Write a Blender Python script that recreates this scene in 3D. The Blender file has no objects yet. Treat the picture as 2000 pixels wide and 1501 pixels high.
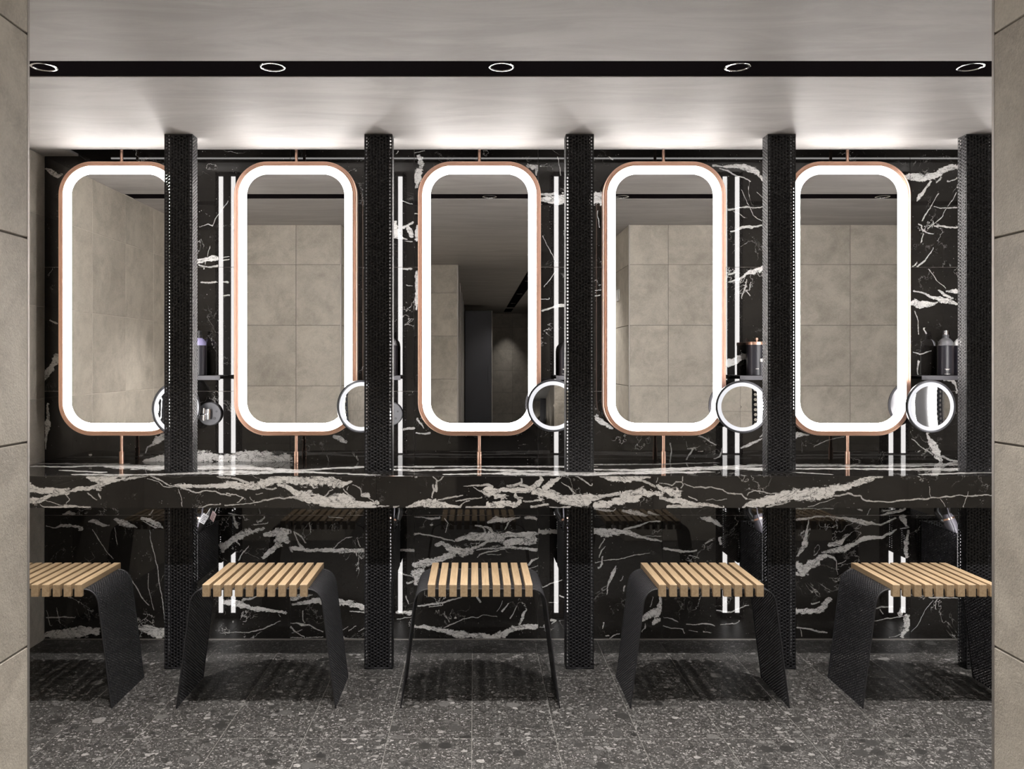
import bpy, math, random
import numpy as np

random.seed(7)
SC = bpy.context.scene
COL = SC.collection
PI = math.pi

# ------------------------------------------------------------------ camera, world, exposure
CAM_H, FPX, VX, VY = 1.37, 1650.0, 926.0, 707.0        # eye height, focal length in px, vanishing point in the 2000x1501 frame
cam = bpy.data.cameras.new('camera')
cam.sensor_fit = 'HORIZONTAL'; cam.sensor_width = 36.0
cam.lens = 36.0 * FPX / 2000.0
cam.shift_x = (1000.0 - VX) / 2000.0
cam.shift_y = -(750.5 - VY) / 2000.0
cam.clip_start = 0.02; cam.clip_end = 60
cam_ob = bpy.data.objects.new('camera', cam)
cam_ob.location = (0, 0, CAM_H); cam_ob.rotation_euler = (PI / 2, 0, 0)
COL.objects.link(cam_ob); SC.camera = cam_ob
W = bpy.data.worlds.new('world'); SC.world = W; W.use_nodes = True
W.node_tree.nodes['Background'].inputs[0].default_value = (0.9, 0.95, 1, 1)
W.node_tree.nodes['Background'].inputs[1].default_value = 0.0
SC.view_settings.view_transform = 'Standard'; SC.view_settings.look = 'None'
SC.view_settings.gamma = 1.0; SC.view_settings.use_curve_mapping = False
SC.view_settings.exposure = 0.0
SC.cycles.max_bounces = 10; SC.cycles.glossy_bounces = 6; SC.cycles.diffuse_bounces = 5
SC.cycles.sample_clamp_indirect = 6.0
SC.cycles.caustics_reflective = False; SC.cycles.caustics_refractive = False
# light levels (room lamps, and hall downlights that are mostly added)
L_RING, L_BAR, L_MAG, L_COVE = 32.0, 19.0, 0.84, 6.0
P_SPOT, P_HALL = 250.0, 150.0

# ------------------------------------------------------------------ plan of the room (metres; X right, Y away from camera, Z up)
H_C = 2.388                    # ceiling height
Y_W = 4.178                    # marble wall
Y_O = 1.87                     # tiled wall with the opening we look through
X_L, X_R = -2.125, 3.60        # end walls
J_L, J_R = -0.9843, 1.1463     # opening jambs
Y_H = -0.69                    # end of the wide part of the hall
X_H = -0.177                   # left side of the narrow part of the hall
Y_E = -9.5                     # far end of the hall
C_T, C_B, C_F = 0.879, 0.741, 3.65   # counter top, bottom, front
COLX = [-1.3203, -0.4275, 0.4722, 1.3735, 2.2613]
COLW, COLD, COL_F = 0.1254, 0.066, 3.774
MIRX = [-1.703, -0.859, 0.0255, 0.915, 1.804, 2.83]
STX = [-1.751, -0.8634, 0.024, 0.934, 1.854]
T_B = 0.4497                   # beige tile
T_M = 0.6131                   # marble tile

# ------------------------------------------------------------------ helpers
def new_mesh(name, V, F, mat=None, smooth=False, mats=None, midx=None):
    me = bpy.data.meshes.new(name)
    V = np.asarray(V, dtype=np.float32)
    if isinstance(F, np.ndarray):
        n = len(F); k = F.shape[1]
        me.vertices.add(len(V)); me.vertices.foreach_set('co', V.ravel())
        me.loops.add(n * k); me.loops.foreach_set('vertex_index', F.astype(np.int32).ravel())
        me.polygons.add(n); me.polygons.foreach_set('loop_start', np.arange(0, n * k, k, dtype=np.int32))
        me.update(calc_edges=True)
    else:
        me.from_pydata([tuple(map(float, v)) for v in V], [], F)
        me.update()
    if mats:
        for m in mats: me.materials.append(m)
        me.polygons.foreach_set('material_index', np.asarray(midx, dtype=np.int32))
    elif mat: me.materials.append(mat)
    if smooth: me.polygons.foreach_set('use_smooth', [True] * len(me.polygons))
    return me

def obj(name, me, parent=None, loc=(0, 0, 0), rot=(0, 0, 0)):
    o = bpy.data.objects.new(name, me); COL.objects.link(o)
    o.location = loc; o.rotation_euler = rot
    if parent: o.parent = parent
    return o

def tag(o, label, cat, group=None):
    o['label'] = label; o['category'] = cat
    if group: o['group'] = group
    return o

def thing(name, label, cat, loc=(0, 0, 0), rot=(0, 0, 0), group=None):
    o = bpy.data.objects.new(name, None); COL.objects.link(o)
    o.location = loc; o.rotation_euler = rot
    o.empty_display_size = 0.1
    return tag(o, label, cat, group)

def copy_tree(o, parent=None):
    c = o.copy(); COL.objects.link(c)
    if parent: c.parent = parent
    for ch in list(o.children): copy_tree(ch, c)
    return c

class MB:
    def __init__(s): s.v = []; s.f = []
    def add(s, V, F):
        b = len(s.v); s.v += [tuple(p) for p in V]; s.f += [tuple(b + i for i in f) for f in F]; return s
    def box(s, x0, x1, y0, y1, z0, z1, bev=0.0):
        if bev <= 0:
            V = [(x, y, z) for z in (z0, z1) for y in (y0, y1) for x in (x0, x1)]
            F = [(0, 2, 3, 1), (4, 5, 7, 6), (0, 1, 5, 4), (2, 6, 7, 3), (0, 4, 6, 2), (1, 3, 7, 5)]
            return s.add(V, F)
        b = bev; X = (x0, x1); Y = (y0, y1); Z = (z0, z1)
        V = []; idx = {}
        for i in (0, 1):
            for j in (0, 1):
                for k in (0, 1):
                    sx, sy, sz = (b, -b)[i], (b, -b)[j], (b, -b)[k]
                    c = (X[i], Y[j], Z[k])
                    idx[i, j, k, 0] = len(V); V.append((c[0], c[1] + sy, c[2] + sz))
                    idx[i, j, k, 1] = len(V); V.append((c[0] + sx, c[1], c[2] + sz))
                    idx[i, j, k, 2] = len(V); V.append((c[0] + sx, c[1] + sy, c[2]))
        F = []
        def q(l): F.append(tuple(idx[t] for t in l))
        q([(0,0,0,0),(0,0,1,0),(0,1,1,0),(0,1,0,0)]); q([(1,0,0,0),(1,1,0,0),(1,1,1,0),(1,0,1,0)])
        q([(0,0,0,1),(1,0,0,1),(1,0,1,1),(0,0,1,1)]); q([(0,1,0,1),(0,1,1,1),(1,1,1,1),(1,1,0,1)])
        q([(0,0,0,2),(0,1,0,2),(1,1,0,2),(1,0,0,2)]); q([(0,0,1,2),(1,0,1,2),(1,1,1,2),(0,1,1,2)])
        for a in (0, 1):
            for c in (0, 1):
                q([(a,c,0,0),(a,c,1,0),(a,c,1,1),(a,c,0,1)])
                q([(a,0,c,0),(a,1,c,0),(a,1,c,2),(a,0,c,2)])
                q([(0,a,c,1),(1,a,c,1),(1,a,c,2),(0,a,c,2)])
        for i in (0, 1):
            for j in (0, 1):
                for k in (0, 1): q([(i,j,k,0),(i,j,k,1),(i,j,k,2)])
        return s.add(V, F)
    def lathe(s, prof, n=24, c=(0, 0, 0), cap0=True, cap1=True):
        V = []; F = []
        for r, z in prof:
            for k in range(n):
                a = 2 * PI * k / n
                V.append((c[0] + r * math.cos(a), c[1] + r * math.sin(a), c[2] + z))
        for i in range(len(prof) - 1):
            for k in range(n):
                F.append((i * n + k, i * n + (k + 1) % n, (i + 1) * n + (k + 1) % n, (i + 1) * n + k))
        if cap0: F.append(tuple(reversed(range(n))))
        if cap1: F.append(tuple(range((len(prof) - 1) * n, len(prof) * n)))
        return s.add(V, F)
    def tube(s, pts, r, n=8):
        P = np.array(pts, dtype=float); m = len(P)
        rr = r if hasattr(r, '__len__') else [r] * m
        V = []; F = []
        T = np.gradient(P, axis=0); T /= np.linalg.norm(T, axis=1)[:, None]
        up = np.array([0.31, 0.22, 0.92]); 
        for i in range(m):
            a = np.cross(T[i], up); a /= np.linalg.norm(a); b = np.cross(T[i], a)
            for k in range(n):
                t = 2 * PI * k / n
                V.append(P[i] + rr[i] * (math.cos(t) * a + math.sin(t) * b))
        for i in range(m - 1):
            for k in range(n):
                F.append((i * n + k, i * n + (k + 1) % n, (i + 1) * n + (k + 1) % n, (i + 1) * n + k))
        F.append(tuple(reversed(range(n)))); F.append(tuple(range((m - 1) * n, m * n)))
        return s.add(V, F)
    def mesh(s, name, mat, smooth=False):
        return new_mesh(name, s.v, s.f, mat, smooth)
    def build(s, name, mat, parent=None, smooth=False, **k):
        me = s.mesh(name, mat, smooth)
        if smooth:
            try: me.set_sharp_from_angle(angle=math.radians(35))
            except Exception: pass
        return obj(name, me, parent, **k)

# ------------------------------------------------------------------ materials
def mat(name):
    m = bpy.data.materials.new(name); m.use_nodes = True
    nt = m.node_tree; b = nt.nodes['Principled BSDF']
    return m, nt, b
def N(nt, t, **kw):
    n = nt.nodes.new(t)
    for k, v in kw.items(): setattr(n, k, v)
    return n
def L(nt, a, b): nt.links.new(a, b)
def mth(nt, op, a, b=None, c=None, clamp=False):
    n = N(nt, 'ShaderNodeMath', operation=op, use_clamp=clamp)
    for i, v in enumerate((a, b, c)):
        if v is None: continue
        if isinstance(v, (int, float)): n.inputs[i].default_value = v
        else: L(nt, v, n.inputs[i])
    return n.outputs[0]
def mixc(nt, f, a, b):
    n = N(nt, 'ShaderNodeMix', data_type='RGBA')
    if isinstance(f, (int, float)): n.inputs[0].default_value = f
    else: L(nt, f, n.inputs[0])
    for i, v in ((6, a), (7, b)):
        if isinstance(v, tuple): n.inputs[i].default_value = v + (1,) if len(v) == 3 else v
        else: L(nt, v, n.inputs[i])
    return n.outputs[2]
def noise(nt, vec, scale, detail=4, rough=0.55, w=None, dist=0.0):
    n = N(nt, 'ShaderNodeTexNoise')
    n.noise_dimensions = '4D' if w is not None else '3D'
    L(nt, vec, n.inputs['Vector'])
    n.inputs['Scale'].default_value = scale; n.inputs['Detail'].default_value = detail
    n.inputs['Roughness'].default_value = rough; n.inputs['Distortion'].default_value = dist
    if w is not None: L(nt, w, n.inputs['W'])
    return n.outputs['Fac']
def step(nt, v, lo, hi):
    n = N(nt, 'ShaderNodeMapRange', interpolation_type='SMOOTHSTEP')
    L(nt, v, n.inputs[0]); n.inputs[1].default_value = lo; n.inputs[2].default_value = hi
    return n.outputs[0]
def bump(nt, b, h, strength, dist):
    n = N(nt, 'ShaderNodeBump'); n.inputs['Strength'].default_value = strength
    n.inputs['Distance'].default_value = dist
    L(nt, h, n.inputs['Height']); L(nt, n.outputs[0], b.inputs['Normal'])
def simple(name, col, rough=0.5, metal=0.0, spec=0.5, grain=0.04, gscale=60.0):
    m, nt, b = mat(name)
    tc = N(nt, 'ShaderNodeTexCoord')
    f = noise(nt, tc.outputs['Object'], gscale, 3)
    c = mixc(nt, f, tuple(x * (1 - grain * 2) for x in col), tuple(min(1, x * (1 + grain * 2)) for x in col))
    L(nt, c, b.inputs['Base Color'])
    b.inputs['Roughness'].default_value = rough; b.inputs['Metallic'].default_value = metal
    b.inputs['Specular IOR Level'].default_value = spec
    return m
def emit(name, col, s):
    m, nt, b = mat(name)
    b.inputs['Base Color'].default_value = (0.8, 0.8, 0.8, 1)
    b.inputs['Emission Color'].default_value = col + (1,); b.inputs['Emission Strength'].default_value = s
    return m

M = {}
M['black_metal'] = simple('black_powder_coat', (0.020, 0.020, 0.0235), 0.5, 0, 0.6, 0.1, 300)
M['column_black'] = simple('black_powder_coat_fine', (0.0105, 0.0105, 0.0135), 0.5, 0, 0.6, 0.1, 300)
M['copper'] = simple('brushed_copper', (0.86, 0.55, 0.42), 0.34, 1.0, 0.5, 0.03, 90)
M['chrome'] = simple('chrome', (0.75, 0.75, 0.77), 0.12, 1.0)
M['grey_metal'] = simple('grey_metal', (0.095, 0.095, 0.103), 0.42, 0.4)
M['shelf_metal'] = simple('shelf_metal', (0.055, 0.053, 0.06), 0.45, 0.3)
M['dark_metal'] = simple('dark_anodised', (0.035, 0.035, 0.04), 0.35, 0.4)
M['steel_trim'] = simple('steel_trim', (0.34, 0.32, 0.30), 0.5, 0.8)
M['black_strip'] = simple('black_channel', (0.009, 0.0075, 0.0085), 1.0, 0, 0.0)
M['mirror'] = simple('mirror_glass', (0.965, 0.965, 0.96), 0.004, 1.0, 0.5, 0.0)
M['black_plastic'] = simple('black_plastic', (0.012, 0.012, 0.013), 0.3)
M['grey_plastic'] = simple('grey_plastic', (0.11, 0.105, 0.125), 0.35)
M['white_plastic'] = simple('white_plastic', (0.75, 0.74, 0.73), 0.4)
M['paper'] = simple('grey_white_card', (0.34, 0.34, 0.35), 0.6)
M['pink_card'] = simple('pink_card', (0.42, 0.30, 0.30), 0.6)
M['label_black'] = simple('satin_black_label', (0.016, 0.015, 0.020), 0.33)
M['cream'] = simple('cream_print', (0.65, 0.62, 0.58), 0.5)
M['ring'] = emit('mirror_light', (1.0, 0.955, 0.92), L_RING)
M['bar'] = emit('bar_light', (1.0, 0.97, 0.95), L_BAR)
M['mag_ring'] = emit('vanity_light', (0.95, 0.95, 1.0), L_MAG)
M['mag_ring'].node_tree.nodes['Principled BSDF'].inputs['Base Color'].default_value = (0.1, 0.1, 0.1, 1)
M['mag_ring'].node_tree.nodes['Principled BSDF'].inputs['Specular IOR Level'].default_value = 0.0
M['cove'] = emit('cove_light', (1.0, 0.97, 0.94), L_COVE)
M['lamp'] = emit('downlight_lamp', (1.0, 0.97, 0.93), 3.0)
m, nt, b = mat('clear_glass'); M['glass'] = m
b.inputs['Base Color'].default_value = (0.9, 0.9, 0.95, 1); b.inputs['Roughness'].default_value = 0.03
b.inputs['Transmission Weight'].default_value = 0.85; b.inputs['IOR'].default_value = 1.4
m, nt, b = mat('lilac_glass'); M['lilac'] = m
b.inputs['Base Color'].default_value = (0.55, 0.5, 0.85, 1); b.inputs['Roughness'].default_value = 0.08
b.inputs['Transmission Weight'].default_value = 0.5; b.inputs['IOR'].default_value = 1.4

# polished black marble: big veins come from the traced field 'vein' (signed metres), the hair veins from noise
def marble(name, rough=0.03):
    m, nt, b = mat(name)
    tc = N(nt, 'ShaderNodeTexCoord'); P = tc.outputs['Object']
    oi = N(nt, 'ShaderNodeObjectInfo'); w = mth(nt, 'MULTIPLY', oi.outputs['Random'], 20.0)
    at = N(nt, 'ShaderNodeAttribute', attribute_name='vein')
    am = N(nt, 'ShaderNodeAttribute', attribute_name='vein_width')
    mp = N(nt, 'ShaderNodeMapping'); L(nt, P, mp.inputs[0]); mp.inputs['Scale'].default_value = (0.55, 1, 1); mp.inputs['Rotation'].default_value = (0, 0.25, 0)
    S = mp.outputs[0]
    nA = noise(nt, S, 30, 9, 0.72, w)
    wide = step(nt, am.outputs['Fac'], 0.002, 0.011)         # broad veins are shredded, thin ones stay lines
    wig = mth(nt, 'MULTIPLY', mth(nt, 'SUBTRACT', noise(nt, P, 11, 7, 0.66, w), 0.5), 0.034)
    sd = mth(nt, 'ABSOLUTE', mth(nt, 'ADD', at.outputs['Fac'], wig))
    t = mth(nt, 'SUBTRACT', 1.0, mth(nt, 'DIVIDE', sd, am.outputs['Fac']))
    amp = mth(nt, 'ADD', 2.6, mth(nt, 'MULTIPLY', wide, 4.0))
    mm = mth(nt, 'ADD', mth(nt, 'ADD', mth(nt, 'MULTIPLY', t, 1.25), mth(nt, 'MULTIPLY', wide, 0.22)), mth(nt, 'MULTIPLY', mth(nt, 'SUBTRACT', nA, 0.5), amp))
    big = step(nt, mm, 0.02, 0.22)
    # cracks of black inside the broad veins
    nB = noise(nt, S, 16, 7, 0.66, w, 0.9); nC = noise(nt, S, 42, 5, 0.62, w, 0.6)
    c1 = step(nt, mth(nt, 'ABSOLUTE', mth(nt, 'SUBTRACT', nB, 0.5)), 0.002, 0.016)
    c2 = step(nt, mth(nt, 'ABSOLUTE', mth(nt, 'SUBTRACT', nC, 0.5)), 0.0, 0.030)
    inner = mth(nt, 'MULTIPLY', mth(nt, 'ADD', 0.15, mth(nt, 'MULTIPLY', c1, 0.85)), mth(nt, 'ADD', 0.62, mth(nt, 'MULTIPLY', c2, 0.38)))
    inner = mth(nt, 'ADD', inner, mth(nt, 'MULTIPLY', mth(nt, 'SUBTRACT', 1.0, wide), 0.25), clamp=True)
    inner = mth(nt, 'MULTIPLY', inner, mth(nt, 'ADD', 0.62, mth(nt, 'MULTIPLY', wide, 0.38)))
    big = mth(nt, 'MULTIPLY', big, inner)
    # hair veins
    n4 = noise(nt, P, 3.2, 6, 0.6, w, 0.6)
    hv = mth(nt, 'SUBTRACT', 1.0, step(nt, mth(nt, 'ABSOLUTE', mth(nt, 'SUBTRACT', n4, 0.5)), 0.0012, 0.0042))
    hm = step(nt, noise(nt, P, 5.0, 2, 0.5, w), 0.53, 0.64)
    hair = mth(nt, 'MULTIPLY', mth(nt, 'MULTIPLY', hv, hm), 0.55)
    n5 = noise(nt, P, 8.5, 6, 0.62, w, 0.9)
    hv2 = mth(nt, 'SUBTRACT', 1.0, step(nt, mth(nt, 'ABSOLUTE', mth(nt, 'SUBTRACT', n5, 0.52)), 0.001, 0.006))
    hair = mth(nt, 'MAXIMUM', hair, mth(nt, 'MULTIPLY', mth(nt, 'MULTIPLY', hv2, step(nt, noise(nt, P, 7.0, 2, 0.5, w), 0.55, 0.68)), 0.32))
    # fossil specks
    vo = N(nt, 'ShaderNodeTexVoronoi', voronoi_dimensions='4D'); L(nt, P, vo.inputs['Vector']); L(nt, w, vo.inputs['W'])
    vo.inputs['Scale'].default_value = 85
    sp = mth(nt, 'MULTIPLY', mth(nt, 'SUBTRACT', 1.0, step(nt, vo.outputs['Distance'], 0.10, 0.24)), step(nt, noise(nt, P, 16, 3, 0.6, w), 0.49, 0.62))
    sp = mth(nt, 'MULTIPLY', sp, 0.42)
    f = mth(nt, 'MAXIMUM', big, mth(nt, 'MAXIMUM', hair, sp))
    cl = noise(nt, P, 9, 4, 0.6, w)
    dark = mixc(nt, cl, (0.008, 0.0072, 0.0066), (0.020, 0.018, 0.0165))
    white = mixc(nt, noise(nt, P, 45, 4, 0.6, w), (0.56, 0.545, 0.53), (0.84, 0.825, 0.805))
    L(nt, mixc(nt, f, dark, white), b.inputs['Base Color'])
    b.inputs['Roughness'].default_value = rough
    b.inputs['IOR'].default_value = 1.52
    return m
M['marble'] = marble('black_marble')

def beige(name, k=1.0, bmp=0.35, scale=1.0):
    m, nt, b = mat(name)
    tc = N(nt, 'ShaderNodeTexCoord'); P = tc.outputs['Object']
    oi = N(nt, 'ShaderNodeObjectInfo'); w = mth(nt, 'MULTIPLY', oi.outputs['Random'], 20.0)
    c1 = noise(nt, P, 3.6, 7, 0.66, w, 0.9); c2 = noise(nt, P, 13, 7, 0.74, w, 0.4); c3 = noise(nt, P, 160, 3, 0.6, w)
    f = mth(nt, 'ADD', mth(nt, 'MULTIPLY', c1, 0.65), mth(nt, 'ADD', mth(nt, 'MULTIPLY', c2, 0.35), mth(nt, 'MULTIPLY', mth(nt, 'SUBTRACT', c3, 0.5), 0.25)))
    f = step(nt, f, 0.30, 0.66)
    tone = mth(nt, 'ADD', 0.90, mth(nt, 'MULTIPLY', oi.outputs['Random'], 0.16))
    col = mixc(nt, f, (0.232 * k, 0.211 * k, 0.180 * k), (0.385 * k, 0.355 * k, 0.308 * k))
    hs = N(nt, 'ShaderNodeHueSaturation'); L(nt, col, hs.inputs['Color']); L(nt, tone, hs.inputs['Value'])
    L(nt, hs.outputs[0], b.inputs['Base Color'])
    b.inputs['Roughness'].default_value = 0.55; b.inputs['Specular IOR Level'].default_value = 0.35
    h = mth(nt, 'ADD', noise(nt, P, 210 * scale, 4, 0.6, w), mth(nt, 'MULTIPLY', noise(nt, P, 60 * scale, 3, 0.6, w), 0.6))
    bump(nt, b, h, bmp, 0.004)
    return m
M['beige'] = beige('concrete_look_tile', 1.5, 0.12)
M['beige_rough'] = beige('textured_concrete_tile', 1.65, 0.5)
M['grout'] = simple('grout', (0.66, 0.61, 0.55), 0.9)
M['grout_dark'] = simple('dark_grout', (0.17, 0.155, 0.135), 0.9)
M['grout_floor'] = simple('floor_grout', (0.20, 0.193, 0.183), 0.9)

m, nt, b = mat('plaster_ceiling'); M['ceiling'] = m
tc = N(nt, 'ShaderNodeTexCoord'); mp = N(nt, 'ShaderNodeMapping'); L(nt, tc.outputs['Object'], mp.inputs[0])
mp.inputs['Scale'].default_value = (0.8, 3.0, 1)
f = noise(nt, mp.outputs[0], 2.2, 7, 0.62, None, 0.8)
L(nt, mixc(nt, step(nt, f, 0.34, 0.66), (0.315, 0.298, 0.285), (0.385, 0.367, 0.354)), b.inputs['Base Color'])
b.inputs['Roughness'].default_value = 0.6
bump(nt, b, noise(nt, mp.outputs[0], 14, 5, 0.6), 0.05, 0.01)

# dark conglomerate stone floor
m, nt, b = mat('conglomerate_stone'); M['stone'] = m
tc = N(nt, 'ShaderNodeTexCoord'); P0 = tc.outputs['Object']
oi = N(nt, 'ShaderNodeObjectInfo')
off = N(nt, 'ShaderNodeVectorMath', operation='ADD'); L(nt, P0, off.inputs[0])
cmb = N(nt, 'ShaderNodeCombineXYZ'); L(nt, mth(nt, 'MULTIPLY', oi.outputs['Random'], 37.0), cmb.inputs[0]); L(nt, mth(nt, 'MULTIPLY', oi.outputs['Random'], 91.0), cmb.inputs[1])
L(nt, cmb.outputs[0], off.inputs[1])
nz = N(nt, 'ShaderNodeTexNoise'); L(nt, off.outputs[0], nz.inputs['Vector']); nz.inputs['Scale'].default_value = 45; nz.inputs['Detail'].default_value = 3
vm = N(nt, 'ShaderNodeVectorMath', operation='MULTIPLY_ADD'); L(nt, nz.outputs['Color'], vm.inputs[0]); vm.inputs[1].default_value = (0.022, 0.022, 0); L(nt, off.outputs[0], vm.inputs[2])
P = vm.outputs[0]
def vor(scale):
    v = N(nt, 'ShaderNodeTexVoronoi', voronoi_dimensions='2D'); L(nt, P, v.inputs['Vector']); v.inputs['Scale'].default_value = scale
    s = N(nt, 'ShaderNodeSeparateColor'); L(nt, v.outputs['Color'], s.inputs[0])
    return v.outputs['Distance'], s.outputs[0], s.outputs[1]
base = mixc(nt, step(nt, noise(nt, P, 150, 4, 0.7), 0.3, 0.7), (0.010, 0.0096, 0.0092), (0.105, 0.101, 0.096))
def ramp(v, stops):
    r = N(nt, 'ShaderNodeValToRGB'); L(nt, v, r.inputs[0])
    while len(r.color_ramp.elements) < len(stops): r.color_ramp.elements.new(0.5)
    for e, (p, g) in zip(r.color_ramp.elements, stops): e.position = p; e.color = (g, g * 0.975, g * 0.945, 1)
    return r.outputs[0]
for sc_, thr, prob, st in ((210, 0.40, 0.35, [(0, .015), (.5, .08), (.8, .26), (1, .55)]),
                      (110, 0.40, 0.42, [(0, .015), (.5, .07), (.8, .24), (1, .52)]),
                      (62, 0.38, 0.62, [(0, .02), (.5, .09), (.8, .22), (1, .46)]),
                      (30, 0.36, 0.80, [(0, .02), (.5, .10), (.8, .26), (1, .48)]),
                      (13, 0.33, 0.88, [(0, .02), (.4, .06), (.8, .13), (1, .36)])):
    d, r1, r2 = vor(sc_)
    mk = mth(nt, 'MULTIPLY', mth(nt, 'SUBTRACT', 1.0, step(nt, d, thr - 0.03, thr + 0.02)), step(nt, r2, prob, prob + 0.01))
    cst = mixc(nt, mth(nt, 'MULTIPLY', step(nt, noise(nt, P, 120, 4, 0.65), 0.4, 0.75), 0.7), ramp(r1, st), (0.05, 0.048, 0.046))
    base = mixc(nt, mk, base, cst)
L(nt, mixc(nt, 0.30, base, (0.004, 0.004, 0.0038)), b.inputs['Base Color'])
b.inputs['Roughness'].default_value = 0.42; b.inputs['Specular IOR Level'].default_value = 0.4

# oak
m, nt, b = mat('oak'); M['oak'] = m
tc = N(nt, 'ShaderNodeTexCoord'); oi = N(nt, 'ShaderNodeObjectInfo'); w = mth(nt, 'MULTIPLY', oi.outputs['Random'], 30.0)
mp = N(nt, 'ShaderNodeMapping'); L(nt, tc.outputs['Object'], mp.inputs[0]); mp.inputs['Scale'].default_value = (60, 4, 60)
g1 = noise(nt, mp.outputs[0], 1.6, 5, 0.6, w, 0.4); g2 = noise(nt, mp.outputs[0], 6, 3, 0.6, w)
f = mth(nt, 'ADD', mth(nt, 'MULTIPLY', g1, 0.7), mth(nt, 'MULTIPLY', g2, 0.3))
c = mixc(nt, step(nt, f, 0.3, 0.7), (0.36, 0.25, 0.145), (0.53, 0.395, 0.25))
hs = N(nt, 'ShaderNodeHueSaturation'); L(nt, c, hs.inputs['Color']); L(nt, mth(nt, 'ADD', 0.9, mth(nt, 'MULTIPLY', oi.outputs['Random'], 0.2)), hs.inputs['Value'])
L(nt, hs.outputs[0], b.inputs['Base Color']); b.inputs['Roughness'].default_value = 0.5

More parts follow.
